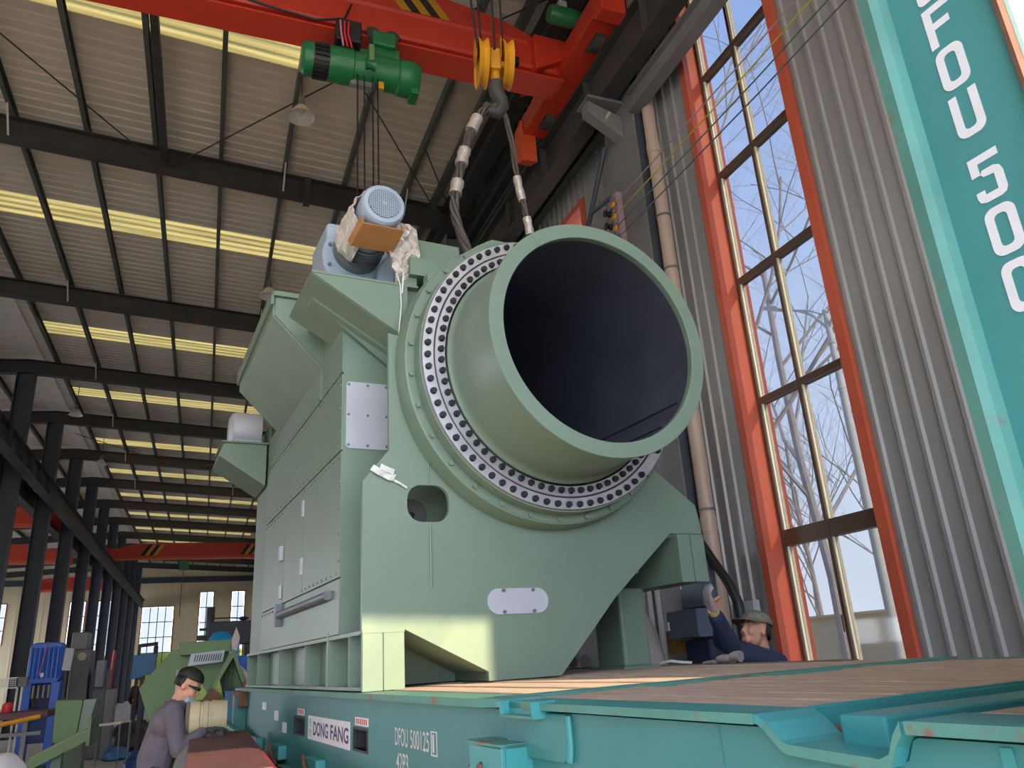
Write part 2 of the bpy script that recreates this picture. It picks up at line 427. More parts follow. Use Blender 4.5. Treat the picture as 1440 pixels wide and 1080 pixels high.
# ---- near end wall behind the camera, with its big open doorway
wall_front = structure('wall_front', (0, -2.5, 0))
MB().holed([(-30, 0), (-5.6, 0), (-5.6, 5.25), (3.92, 5.25), (3.92, 0), (XW, 0), (XW, 11.1), (XL, 11.8), (-30, 10.3)], [[(-22, 6.0), (4.3, 6.0), (4.3, 10.3), (-22, 10.3)]], 'y', -2.62, -2.5).build('wall_sheet', 'wall_sheet', wall_front)
for i in range(14):
    xa = -22 + i * 26.3 / 14; MB().box(xa + 0.01, xa + 26.3 / 14 - 0.01, -2.57, -2.55, 6.0, 10.3).build('fill_light_panel', 'fill_light_panel', wall_front)  # unseen translucent panels added to brighten the roof and the machine front
wall_left = structure('wall_left', (-24.5, 0, 0))  # unseen wall added to trim side light: closed near, open band farther on
for i in range(16):
    ya, yb = -2.5 + i * 5.16, -2.52 + (i + 1) * 5.16
    if ya < 22: MB().box(-24.6, -24.5, ya, yb, 0, 10.7).build('wall_panel', 'wall_sheet', wall_left); continue
    MB().box(-24.6, -24.5, ya, yb, 0, 1.0).build('wall_panel', 'wall_sheet', wall_left); MB().box(-24.6, -24.5, ya, yb, 7.5, 10.7).build('wall_panel', 'wall_sheet', wall_left)
    MB().box(-24.62, -24.48, ya, ya + 0.5, 1.0, 7.5).build('pier', 'wall_sheet', wall_left)
# ---- tall window with orange-red casing
w1 = structure('window_1', (XW, 5.2, 0.9))
MB().box(4.85, 5.22, 5.93, 6.02, 0.85, 9.4).build('jamb', 'window_orange', w1)
MB().box(4.85, 5.22, 4.47, 4.575, 0.85, 9.4).build('jamb', 'window_orange', w1)
MB().box(4.85, 5.22, 4.47, 6.02, 9.3, 9.4).build('head', 'window_orange', w1)
MB().box(4.83, 5.24, 4.45, 6.04, 0.8, 0.9).build('sill', 'window_orange', w1)
GX = 5.07
YA, YB, YC = 4.72, 5.31, 5.88
def member(y0, y1, z0, z1, nm):
    a = MB().box(GX, GX + 0.06, y0, y1, z0, z1).build(nm, 'alu_white', w1)
    MB().box(GX - 0.018, GX, y0 + 0.012, y1, z0, z1).build('shade_strip', 'alu_dark', a)  # dark strip paints in the shaded inner face of the member
member(5.875, 5.93, 0.9, 9.3, 'stile'); member(4.575, 4.64, 0.9, 9.3, 'stile'); member(5.285, 5.335, 0.9, 9.3, 'mullion')
TZ = [0.9, 2.49, 3.86, 5.20, 6.53, 7.87, 9.3]
for i, z in enumerate(TZ[1:-1]):
    h = 0.075 if i == 0 else 0.032
    MB().box(GX - 0.02, GX + 0.07, 4.6, 5.285, z - h, z + h).build('transom', 'alu_dark', w1)
    MB().box(GX - 0.02, GX + 0.07, 5.335, 5.9, z - h, z + h).build('transom', 'alu_dark', w1)
for i in range(6):
    for a, b in ((4.64, 5.285), (5.335, 5.875)):
        MB().box(GX + 0.022, GX + 0.028, a, b, TZ[i] + 0.03, TZ[i + 1] - 0.03).build('pane', 'pane_glass', w1)
MB().cyl((GX - 0.03, 5.33, 1.62), (GX - 0.03, 5.33, 1.76), 0.012, 8).build('latch', 'alu_dark', w1)
# ---- the next windows along the same wall
for k, (a, b) in enumerate(WR):
    w = structure('window_%d' % (k + 20), (XW, (a + b) / 2, 0.9))
    MB().holed([(a - 0.06, 0.84), (b + 0.06, 0.84), (b + 0.06, 8.02), (a - 0.06, 8.02)], [[(a + 0.05, 0.95), (b - 0.05, 0.95), (b - 0.05, 7.92), (a + 0.05, 7.92)]], 'x', XW - 0.05, XW + 0.25).build('casing', 'window_orange', w)
    ym = (a + b) / 2
    MB().box(GX, GX + 0.06, ym - 0.03, ym + 0.03, 0.95, 7.92).build('mullion', 'alu_white', w)
    zs = [0.95 + (7.92 - 0.95) * q / 5 for q in range(6)]
    for z in zs[1:-1]: MB().box(GX, GX + 0.06, a + 0.05, b - 0.05, z - 0.03, z + 0.03).build('transom', 'alu_dark', w)
    for q in range(5):
        for c, d in ((a + 0.05, ym - 0.03), (ym + 0.03, b - 0.05)):
            MB().box(GX + 0.02, GX + 0.026, c, d, zs[q] + 0.03, zs[q + 1] - 0.03).build('pane', 'far_pane_glass', w)
# ---- far end wall with its windows
wall_far = structure('wall_far', (0, YF, 0))
FW = [(-5.5, -2.9, 1.2, 7.85, 4, 5), (-0.64, 0.48, 2.2, 9.05, 2, 5), (2.16, 3.28, 2.2, 9.05, 2, 5),
      (-19.2, -16.3, 5.2, 8.5, 4, 3), (-15.2, -14.0, 2.4, 8.5, 2, 5), (-11.4, -10.2, 2.4, 8.5, 2, 5), (-9.8, -8.7, 2.4, 8.5, 2, 5), (-8.3, -7.3, 2.4, 8.5, 2, 5)]
MB().holed([(-30, 0), (XW, 0), (XW, 11.1), (XL, 11.8), (-30, 10.3)], [[(a, c), (b, c), (b, d), (a, d)] for a, b, c, d, _, _ in FW], 'y', YF, YF + 0.12).build('wall_sheet', 'wall_cream', wall_far)
for x in range(-30, 5):
    if any(a - 0.1 < x + 0.5 < b + 0.1 for a, b, *_ in FW): continue
    MB().box(x + 0.46, x + 0.54, YF - 0.03, YF, 0, min(10.2, 11)).build('rib', 'wall_cream', wall_far)
MB().box(-30, XW, YF - 0.25, YF - 0.02, 10.0, 10.5).build('header_beam', 'column_blue', wall_far)
for i, (a, b, c, d, nx, nz) in enumerate(FW):
    w = structure('window_%d' % (i + 3), ((a + b) / 2, YF, c))
    MB().holed([(a - 0.08, c - 0.08), (b + 0.08, c - 0.08), (b + 0.08, d + 0.08), (a - 0.08, d + 0.08)], [[(a, c), (b, c), (b, d), (a, d)]], 'y', YF - 0.06, YF + 0.1).build('frame', 'window_red', w)
    for k in range(1, nx):
        x = a + (b - a) * k / nx; MB().box(x - 0.035, x + 0.035, YF, YF + 0.06, c, d).build('mullion', 'alu_dark', w)
    for k in range(1, nz):
        z = c + (d - c) * k / nz; MB().box(a, b, YF, YF + 0.06, z - 0.035, z + 0.035).build('transom', 'alu_dark', w)
    for kx in range(nx):
        for kz in range(nz):
            MB().box(a + (b - a) * kx / nx + 0.035, a + (b - a) * (kx + 1) / nx - 0.035, YF + 0.07, YF + 0.08, c + (d - c) * kz / nz + 0.035, c + (d - c) * (kz + 1) / nz - 0.035).build('pane', 'end_pane_glass', w)

# ---- roof
ceiling = structure('ceiling', (0, 0, 11))
def roof_sheet(y0, y1, x0, x1, m, nm, rib=0.25):
    n = max(1, round((y1 - y0) / rib)); st = (y1 - y0) / n
    ys = []
    for i in range(n):
        a = y0 + i * st
        ys += [(a, 0), (a + st * 0.7, 0), (a + st * 0.76, 0.03), (a + st * 0.94, 0.03)]
    ys.append((y1, 0))
    v = []; f = []; k = len(ys); t = 0.012
    for dz in (0, t):
        for x in (x0, x1):
            for (y, h) in ys: v.append((x, y, roof_z(x) + h + dz))
    for i in range(k - 1):
        f.append((i, i + 1, k + i + 1, k + i)); f.append((2 * k + i, 3 * k + i, 3 * k + i + 1, 2 * k + i + 1))
    f += [(0, k, 3 * k, 2 * k), (k - 1, 3 * k - 1, 4 * k - 1, 2 * k - 1)]
    return MB().raw(v, f).build(nm, m, ceiling)
edges = [-2.6]
for y in SKYL: edges += [y - 0.47, y + 0.47]
edges += [YF]
for i in range(0, len(edges), 2):
    a, b = edges[i], edges[i + 1]
    n = max(1, round((b - a) / 3.0))
    for k in range(n):
        roof_sheet(a + (b - a) * k / n, a + (b - a) * (k + 1) / n, XL, XW, 'roof_sheet', 'roof_panel')
for y in SKYL:
    roof_sheet(y - 0.47, y + 0.47, -5.1, 2.66, 'skylight_sheet', 'skylight', 0.235)
    roof_sheet(y - 0.47, y + 0.47, XL, -5.1, 'roof_sheet', 'roof_panel'); roof_sheet(y - 0.47, y + 0.47, 2.66, XW, 'roof_sheet', 'roof_panel')
roof_sheet(-2.6, YF, -30, XL, 'roof_sheet', 'roof_panel', 0.6)
MB().prism([(XL - 0.35, roof_z(XL - 0.35) - 0.03), (XL, roof_z(XL) - 0.03), (XL + 0.35, roof_z(XL + 0.35) - 0.03), (XL + 0.35, roof_z(XL + 0.35) - 0.015), (XL, roof_z(XL) - 0.015), (XL - 0.35, roof_z(XL - 0.35) - 0.015)], 'y', -2.5, YF).build('ridge_cap', 'roof_sheet', ceiling)
ybr = [-2.5, 0.4] + RAFT + [YF]
def c_purlin(x, y0, y1):
    z = roof_z(x) - 0.012
    w, h, t = 0.075, 0.22, 0.012
    return MB().prism([(x, z), (x + w, z), (x + w, z - 0.02), (x + w - t, z - 0.02), (x + w - t, z - t), (x + t, z - t), (x + t, z - h + t), (x + w - t, z - h + t), (x + w - t, z - h + 0.03), (x + w, z - h + 0.03), (x + w, z - h), (x, z - h)], 'y', y0, y1)
for x in PURL:
    for i in range(len(ybr) - 1): c_purlin(x, ybr[i] + 0.01, ybr[i + 1] - 0.01).build('purlin', 'steel_green_grey', ceiling)
for x in (-7.2, -9.6, -12.0, -14.4, -16.8):
    c_purlin(x, 20, YF).build('purlin', 'steel_green_grey', ceiling)
def rafter(y, x0=-24.0):
    prof = i_profile(0.26, 0.46, 0.022, 0.016)
    for xa, xb in ((XL, 4.65), (x0, XL)):
        v = []; n = len(prof)
        for x in (xa, xb):
            for (p, q) in prof: v.append((x, y + p, roof_z(x) - 0.23 - 0.46 + q))
        f = [tuple(range(n)), tuple(range(2 * n - 1, n - 1, -1))] + [(i, i + n, (i + 1) % n + n, (i + 1) % n) for i in range(n)]
        MB().raw(v, f).build('rafter', 'steel_dark', ceiling)
for y in [0.4] + RAFT: rafter(y)
for y in RAFT[:7]:
    for x in (-3.95, 0.855, 3.33):
        zb = roof_z(x) - 0.66
        MB().tube([(x + 0.03, y - 0.1, zb), (x + 0.03, y - 0.5, zb + 0.46)], 0.018, 6).build('knee_brace', 'lamp_white', ceiling)
for y in RAFT[1:5]:
    MB().box(1.3, 1.42, y - 0.16, y + 0.16, roof_z(1.36) - 0.74, roof_z(1.36) - 0.24).build('splice_plate', 'steel_dark', ceiling)
MB().box(-1.39, -1.27, 7.5, 13.8, 10.98, 11.12).build('tie_beam', 'steel_dark', ceiling)
for (p, q) in [((-5.6, 8.2, 10.95), (-1.5, 13.8, 10.95)), ((-1.3, 14.0, 10.95), (3.3, 8.4, 10.95)), ((1.2, 9.6, 10.95), (4.3, 14.3, 10.95)), ((3.33, 11.9, 10.9), (4.6, 14.2, 10.9)), ((3.3, 8.9, 10.9), (4.6, 7.5, 10.9)),
               ((-5.3, 33, 10.9), (-1.5, 37.8, 10.8)), ((-1.2, 38, 10.8), (3.0, 33, 10.6))]:
    MB().tube([p, q], 0.014, 6).build('brace_rod', 'steel_dark', ceiling)
# eave beams above the right wall
MB().prism([(x + 4.35, z) for x, z in [(p[0], p[1] + 10.35) for p in i_profile(0.3, 0.5, 0.02, 0.015)]], 'y', -2.5, 79.5).build('eave_beam', 'steel_dark', ceiling)
MB().prism([(p[0] + 4.75, p[1] + 10.0) for p in i_profile(0.2, 0.35, 0.02, 0.015)], 'y', -2.5, 79.5).build('eave_strut', 'steel_dark', ceiling)
MB().box(3.95, 4.08, -2.5, 79.5, 10.86, 11.02).build('gutter_rail', 'steel_green_grey', ceiling)

# ---- columns
def column(x, y, z1, w, d, m, label, group, along='x'):
    prof = i_profile(w, d, 0.025, 0.018)
    if along == 'x': poly = [(x + q - d / 2, y + p) for p, q in prof]
    else: poly = [(x + p, y + q - d / 2) for p, q in prof]
    t = thing('steel_column', label, 'column', (x, y, 0), 'H', group)
    MB().prism(poly, 'z', 0.03, z1).build('shaft', m, t)
    MB().box(x - d / 2 - 0.08, x + d / 2 + 0.08, y - max(w, d) / 2 - 0.06, y + max(w, d) / 2 + 0.06, 0, 0.03).build('base_plate', m, t)
    return t
ORD = ['first', 'second', 'third', 'fourth', 'fifth', 'sixth', 'seventh', 'eighth', 'ninth', 'tenth', 'eleventh', 'twelfth', 'thirteenth']
for i, y in enumerate(RAFT[2:]):
    column(XL, y, roof_z(XL) - 0.69, 0.42, 0.5, 'column_blue', 'dark steel column in the left row, %s counted from the camera' % ORD[i], 'left row of columns')
for i, y in enumerate(RAFT[1:6]):
    column(4.5, y, 10.2, 0.4, 0.5, 'steel_grey', 'grey steel column at the right wall behind the machine, %s of that row' % ORD[i], 'right row of columns')
# the near right-hand column, with its corbel and cable insulators
t = thing('steel_column', 'broad grey and blue steel column beside the beige pipe, carrying the corbel', 'column', (4.7, 7.1, 0))
MB().prism([(4.60, 6.74), (4.625, 6.74), (4.625, 7.08), (4.82, 7.08), (4.82, 6.74), (4.845, 6.74), (4.845, 7.46), (4.82, 7.46), (4.82, 7.12), (4.625, 7.12), (4.625, 7.46), (4.60, 7.46)], 'z', 0.03, 10.4).build('shaft', 'steel_grey', t)
MB().box(4.63, 4.84, 6.741, 6.752, 0.03, 10.4).build('web_plate', 'column_blue', t)
MB().box(4.5, 4.87, 6.6, 7.6, 0, 0.03).build('base_plate', 'steel_grey', t)
MB().prism([(4.6, 7.78), (4.6, 8.10), (4.12, 8.26), (4.12, 8.08)], 'y', 7.0, 7.16).build('corbel', 'steel_grey', t, bevel=0.006)
MB().box(4.1, 4.62, 6.92, 7.24, 8.24, 8.28).build('corbel_plate', 'steel_grey', t)
MB().tube([(4.55, 7.4, 7.9), (4.5, 8.6, 6.3)], 0.035, 8).build('brace', 'column_blue', t)
MB().tube([(4.53, 7.9, 7.2), (4.58, 7.46, 7.16)], 0.03, 8).build('brace', 'column_blue', t)

# horizontal tie beam running from the near column toward the camera
tag(MB().prism([(p[0] + 4.62, p[1] + 7.95) for p in i_profile(0.16, 0.3, 0.02, 0.016)], 'y', -2.5, 6.74).build('tie_beam', 'steel_grey', origin=(4.62, 0, 7.95)), 'grey horizontal steel beam meeting the broad column above the tall window', 'beam')
# ================================================================== crane runways and cranes
def runway(x, z0, y0, y1, label, w=0.32):
    t = thing('crane_runway', label, 'beam', (x, y0, z0))
    MB().prism([(x + p, z0 + q) for p, q in i_profile(w, 0.62, 0.025, 0.018)], 'y', y0, y1).build('runway_beam', 'steel_dark', t)
    MB().box(x - 0.04, x + 0.04, y0, y1, z0 + 0.62, z0 + 0.70).build('rail', 'steel_grey', t)
    n = int((y1 - y0) / 1.5)
    for i in range(n):
        y = y0 + 0.75 + i * 1.5
        if y < 30: MB().box(x - w * 0.46, x + w * 0.46, y - 0.008, y + 0.008, z0 + 0.025, z0 + 0.595).build('stiffener', 'steel_dark', t)
    return t
runway(4.40, 8.28, -2.4, 79, 'dark crane runway beam high along the right wall', 0.24)
runway(-5.45, 7.75, 14, 79, 'dark crane runway beam along the left row of columns')
runway(-6.35, 7.75, 20, 79, 'dark crane runway beam on the far side of the left columns')

def crane(x0, x1, y, z0, label, red='crane_red', hoist_lip=True, near=True):
    """single box girder: deep in the middle, tapering to the ends"""
    t = thing('overhead_crane', label, 'crane', ((x0 + x1) / 2, y, z0))
    L = x1 - x0; h = 1.06 if near else 0.9; he = 0.5
    a, b = 0.09, 0.24
    prof = [(x0, z0 + 0.12), (x1, z0 + 0.12), (x1, z0 + he), (x1 - L * a, z0 + h * 0.8), (x1 - L * b, z0 + h), (x0 + L * b, z0 + h), (x0 + L * a, z0 + h * 0.8), (x0, z0 + he)]
    g = MB().prism(prof, 'y', y - 0.17, y + 0.17).build('box_girder', red, t, bevel=0.008)
    MB().box(x0, x1, y - 0.2, y + 0.2, z0, z0 + 0.03).build('lower_flange', red, g)
    MB().box(x0, x1, y - 0.03, y + 0.03, z0 + 0.03, z0 + 0.12).build('lower_web', red, g)
    zr = z0 + 0.52
    MB().prism([(y - 0.17, zr), (y - 0.2, zr + 0.03), (y - 0.17, zr + 0.06)], 'x', x0 + 0.5, x1 - 0.5).build('fold', red, g)
    MB().prism([(y - 0.17, z0 + 0.12), (y - 0.2, z0 + 0.15), (y - 0.17, z0 + 0.18)], 'x', x0 + 0.1, x1 - 0.1).build('fold', red, g)
    return t, g
# near crane
XR0, XR1, YG, ZG = -5.2, 4.05, 7.6, 8.87
t, g = crane(XR0, XR1, YG, ZG, 'near red box-girder overhead crane crossing the top of the view')
for k in range(3):
    for j, m in ((0, 'hazard_yellow'), (1, 'hazard_black')):
        x = 1.78 + (k * 2 + j) * 0.13 - 0.26
        z0, z1 = ZG + 0.60, ZG + 1.04
        if k == 2 and j == 1: continue
        MB().raw([(x + 0.30, YG - 0.172, z0), (x + 0.43, YG - 0.172, z0), (x + 0.13, YG - 0.172, z1), (x, YG - 0.172, z1), (x + 0.30, YG - 0.176, z0), (x + 0.43, YG - 0.176, z0), (x + 0.13, YG - 0.176, z1), (x, YG - 0.176, z1)],
                 [(4, 5, 6, 7), (0, 3, 2, 1), (0, 1, 5, 4), (1, 2, 6, 5), (2, 3, 7, 6), (3, 0, 4, 7)]).build('hazard_stripe', m, g)
for sgn, xc in ((1, 4.2), (-1, -5.45)):
    zc = (8.98 if sgn > 0 else 8.45)
    ec = MB().box(xc - 0.22, xc + 0.22, 6.3, 8.75, ZG + 0.11, ZG + 0.42).build('end_carriage', 'crane_red', t, bevel=0.01)
    MB().box(xc - 0.24, xc + 0.1, 6.12, 6.32, ZG + 0.0, ZG + 0.5).build('buffer_plate', 'crane_red', ec, bevel=0.01)
    MB().prism([(8.72, ZG - 0.35), (8.98, ZG - 0.25), (8.98, ZG + 0.3), (8.72, ZG + 0.36)], 'x', xc - 0.26, xc - 0.02).build('buffer_plate', 'crane_orange', ec, bevel=0.01)
    for y in (6.75, 8.35):
        MB().lathe((y, ZG + 0.17), 'x', [(0.0, xc - 0.07), (0.17, xc - 0.07), (0.17, xc + 0.07), (0.0, xc + 0.07)], 20).build('wheel', 'steel_dark', ec, True)
    MB().prism([(xc - sgn * 0.12, ZG + 0.3), (xc - sgn * 0.12, ZG + 0.6), (xc - sgn * 0.6, ZG + 0.6), (xc - sgn * 0.6, ZG + 0.02)], 'y', YG - 0.3, YG + 0.3).build('joint_box', 'crane_red', t, bevel=0.01)
MB().prism([(6.0, ZG + 0.42), (6.42, ZG + 0.42), (6.42, ZG + 0.72), (6.25, ZG + 0.9), (6.0, ZG + 0.82)], 'x', 4.02, 4.4).build('drive_guard', 'crane_red', t, bevel=0.02)
mo = MB().lathe((6.85, ZG + 0.52), 'x', [(0, 3.62), (0.1, 3.62), (0.12, 3.66), (0.12, 3.95), (0.09, 4.08), (0, 4.08)], 20).build('drive_motor', 'hoist_green', t, True)
MB().box(3.75, 3.86, 6.78, 6.9, ZG + 0.63, ZG + 0.72).build('terminal_box', 'box_white', mo)
MB().tube([(1.1 - 1.9, 7.41, 9.15), (0.2, 7.38, 8.98), (0.75, 7.38, 8.93), (1.1, 7.38, 9.05), (1.18, 7.38, 9.3)], 0.014, 6).build('festoon_cable', 'cable_black', t, True)
MB().tube([(-1.4, 7.41, 9.15), (-0.9, 7.4, 9.02), (-0.5, 7.4, 9.1)], 0.012, 6).build('festoon_cable', 'cable_black', t, True)
MB().box(3.3, 3.38, 7.35, 7.43, 8.95, 9.06).build('limit_switch', 'hoist_black', t)

# hoist riding below the girder
HY_, HZ = 7.42, 8.36
t = thing('electric_hoist', 'green electric rope hoist hanging below the near red girder', 'hoist', (1.3, HY_, HZ))
b = MB().lathe((HY_, HZ), 'x', [(0, 1.02), (0.215, 1.02), (0.215, 1.20), (0.2, 1.21), (0.2, 1.74), (0.215, 1.75), (0.215, 1.80), (0.22, 1.82), (0.22, 1.95), (0.19, 2.01), (0, 2.01)], 32).build('drum_housing', 'hoist_green', t, True)
MB().lathe((HY_, HZ), 'x', [(0, 0.60), (0.17, 0.605), (0.2, 0.64), (0.2, 0.74), (0, 0.74)], 28).build('brake_cover', 'hoist_green', t, True)
m_ = MB().lathe((HY_, HZ), 'x', [(0, 0.74), (0.18, 0.74), (0.18, 0.92), (0, 0.92)], 28).build('motor', 'hoist_black', t)
for i in range(20):
    a = 2 * PI * i / 20
    MB().box(0.75, 0.91, -0.006, 0.006, 0.175, 0.21).v
    q = MB(); c_, s_ = math.cos(a), math.sin(a)
    for (x, w, r) in ((0.75, -0.006, .175), (0.91, -0.006, .175), (0.91, 0.006, .175), (0.75, 0.006, .175), (0.75, -0.006, .212), (0.91, -0.006, .212), (0.91, 0.006, .212), (0.75, 0.006, .212)):
        q.v.append((x, HY_ + c_ * r - s_ * w, HZ + s_ * r + c_ * w))
    q.f = [(0, 3, 2, 1), (4, 5, 6, 7), (0, 1, 5, 4), (1, 2, 6, 5), (2, 3, 7, 6), (3, 0, 4, 7)]
    q.build('cooling_fin', 'hoist_black', m_)
MB().lathe((HY_, HZ), 'x', [(0, 0.92), (0.21, 0.92), (0.21, 1.02), (0, 1.02)], 28).build('end_flange', 'hoist_green', t, True)
MB().box(1.9, 2.0, HY_ - 0.1, HY_ + 0.12, HZ - 0.27, HZ - 0.16).build('foot', 'hoist_green', t, bevel=0.01)
MB().box(0.98, 1.28, HY_ - 0.22, HY_ - 0.02, HZ + 0.2, HZ + 0.52).build('control_box', 'hoist_black', t, bevel=0.02)
for k in range(3):
    MB().tube([(1.02 + 0.05 * k, HY_ - 0.24, HZ + 0.45), (1.03 + 0.04 * k, HY_ - 0.26, HZ + 0.25), (1.06 + 0.05 * k, HY_ - 0.24, HZ + 0.08)], 0.012, 6).build('control_cable', 'red_plastic' if k else 'pink_cable', t, True)
tr = MB().box(1.42, 1.72, HY_ - 0.16, HY_ + 0.3, HZ + 0.3, HZ + 0.52).build('trolley', 'hoist_green', t, bevel=0.03)
MB().box(1.38, 1.76, HY_ - 0.1, HY_ + 0.2, HZ + 0.18, HZ + 0.32).build('trolley_frame', 'hoist_green', tr)
for x in (1.45, 1.69):
    MB().lathe((x, HZ + 0.58), 'y', [(0, HY_ - 0.04), (0.09, HY_ - 0.04), (0.09, HY_ + 0.02), (0, HY_ + 0.02)], 18).build('wheel', 'steel_dark', tr, True)
MB().box(1.12, 1.72, HY_ - 0.05, HY_ + 0.1, HZ + 0.17, HZ + 0.28).build('top_bar', 'hoist_green', t)
MB().box(1.36, 1.42, HY_ - 0.26, HY_ - 0.18, HZ - 0.08, HZ + 0.18).build('rope_bracket', 'casing_green', t)
MB().lathe((HY_ - 0.22, HZ - 0.09), 'x', [(0, 1.33), (0.07, 1.33), (0.05, 1.38), (0.07, 1.44), (0, 1.44)], 18).build('guide_pulley', 'hoist_green', t, True)
MB().box(1.18, 1.46, HY_ - 0.04, HY_ + 0.04, HZ - 0.26, HZ - 0.19).build('rope_guide', 'steel_grey', t)
MB().box(1.5, 1.56, HY_ - 0.12, HY_ - 0.06, HZ - 0.32, HZ - 0.22).build('limit_flag', 'hazard_yellow', t)
for x in (1.25, 1.33, 1.43, 1.49):
    MB().tube([(x, HY_ - 0.1, HZ - 0.1), (x + 0.02, HY_ - 0.08, 5.4)], 0.010, 6).build('rope', 'cable_black', t)
MB().box(1.22, 1.56, HY_ - 0.16, HY_, 5.15, 5.42).build('lower_block', 'hook_yellow', t, bevel=0.03)
MB().tube([(1.39, HY_ - 0.08, 5.15), (1.39, HY_ - 0.08, 5.02), (1.46, HY_ - 0.08, 4.95), (1.46, HY_ - 0.08, 4.85), (1.39, HY_ - 0.08, 4.8), (1.32, HY_ - 0.08, 4.84)], 0.03, 8).build('hook', 'steel_grey', t, True)

# a second crane just above the view carries the hook block
t, g = crane(-5.2, 4.05, 5.0, ZG, 'second red overhead crane right above the yellow hook block')
t = thing('hook_block', 'yellow two-sheave hook block on four ropes above the machine', 'hook block', (2.05, 5.0, 6.2))
for x0, tilt in ((1.94, 0.02), (2.155, -0.02)):
    sv = MB().lathe((4.98, 6.5), 'x', [(0.03, x0 - 0.02), (0.19, x0 - 0.028), (0.205, x0 - 0.045), (0.215, x0 - 0.04), (0.18, x0), (0.215, x0 + 0.04), (0.205, x0 + 0.045), (0.19, x0 + 0.028), (0.03, x0 + 0.02)], 36, True).build('sheave', 'hook_yellow', t, True)
    MB().prism([(4.9, 6.52), (5.06, 6.52), (5.1, 6.7), (4.98, 6.76), (4.86, 6.7)], 'x', x0 - 0.055, x0 - 0.05).build('guard', 'hook_yellow', sv)
    MB().prism([(4.94, 6.63), (5.02, 6.63), (5.02, 6.76), (4.94, 6.76)], 'x', x0 + 0.046, x0 + 0.056).build('rope_slot', 'cable_black', sv)
MB().cyl((1.93, 4.98, 6.5), (2.17, 4.98, 6.5), 0.035, 16).build('axle', 'hook_yellow', t, True)
MB().box(2.0, 2.1, 4.9, 5.06, 6.4, 6.62).build('yoke', 'hook_yellow', t, bevel=0.015)
MB().cyl((2.05, 4.98, 6.42), (2.05, 4.98, 6.26), 0.045, 16).build('shank', 'hook_yellow', t, True)
MB().tube([(2.05, 4.98, 6.3), (2.05, 4.98, 6.2), (2.09, 4.98, 6.12), (2.1, 4.98, 6.05), (2.05, 4.98, 5.98), (1.98, 4.98, 6.0), (1.95, 4.98, 6.07)], [.065, .065, .06, .055, .055, .045, .03], 12).build('hook', 'steel_dark', t, True)
for (x0, y0, x1) in ((1.885, 4.8, 1.80), (1.975, 5.16, 1.955), (2.03, 4.8, 2.04), (2.17, 5.16, 2.17)):
    MB().tube([(x0, 4.98 + (y0 - 4.98) * 0.9, 6.52), (x1 + (x1 - x0) * 1.0, 4.98 + (y0 - 4.98) * 0.7, 8.9)], 0.011, 6).build('rope', 'cable_black', t)

t.rotation_euler[2] = -0.2
# wire-rope slings
def smooth_path(pts, n=6):
    pts = [Vector(p) for p in pts]; out = []
    for i in range(len(pts) - 1):
        p0 = pts[max(0, i - 1)]; p1 = pts[i]; p2 = pts[i + 1]; p3 = pts[min(len(pts) - 1, i + 2)]
        for k in range(n):
            t_ = k / n
            out.append(0.5 * ((2 * p1) + (p2 - p0) * t_ + (2 * p0 - 5 * p1 + 4 * p2 - p3) * t_ * t_ + (3 * p1 - p0 - 3 * p2 + p3) * t_ ** 3))
    out.append(pts[-1]); return out
def sling(pts, sleeves, label, m, strands, r):
    t = thing('wire_rope_sling', label, 'sling', pts[-1])
    path = smooth_path(pts)
    for k in range(strands):
        ph = 2 * PI * k / strands; q = []
        for i, p in enumerate(path):
            a = ph + i * 0.35
            q.append(p + Vector((math.cos(a) * r * 0.75, math.sin(a) * r * 0.75, 0)))
        MB().tube(q, r * 0.62, 6).build('strand', m, t, True)
    L = len(path) - 1
    for (a, b) in sleeves:
        i0, i1 = int(a * L), int(b * L)
        pp = path[i0:i1 + 1]
        rr = [r * (1.75 + 0.18 * math.sin(j * 2.3)) for j in range(len(pp))]
        MB().tube(pp, rr, 10).build('foil_sleeve', 'sleeve_silver', t, True)
sling([(2.03, 4.98, 6.06), (1.90, 4.98, 5.955), (1.80, 4.99, 5.75), (1.73, 5.0, 5.52), (1.677, 5.0, 5.28), (1.63, 5.0, 5.03), (1.65, 5.0, 4.83), (1.73, 5.0, 4.60), (1.80, 5.02, 4.40)],
      [(0.17, 0.25), (0.36, 0.44), (0.53, 0.60)], 'thick wire rope sling dropping left from the hook, with foil sleeves', 'rope_steel', 4, 0.030)
sling([(2.06, 4.98, 6.05), (2.13, 4.99, 5.93), (2.175, 5.0, 5.62), (2.195, 5.0, 5.33), (2.24, 5.0, 5.07), (2.28, 5.02, 4.85), (2.32, 5.05, 4.5), (2.34, 5.08, 4.36)],
      [(0.42, 0.53), (0.62, 0.72)], 'thinner wire rope sling dropping right from the hook, behind the drum', 'rope_steel', 3, 0.020)

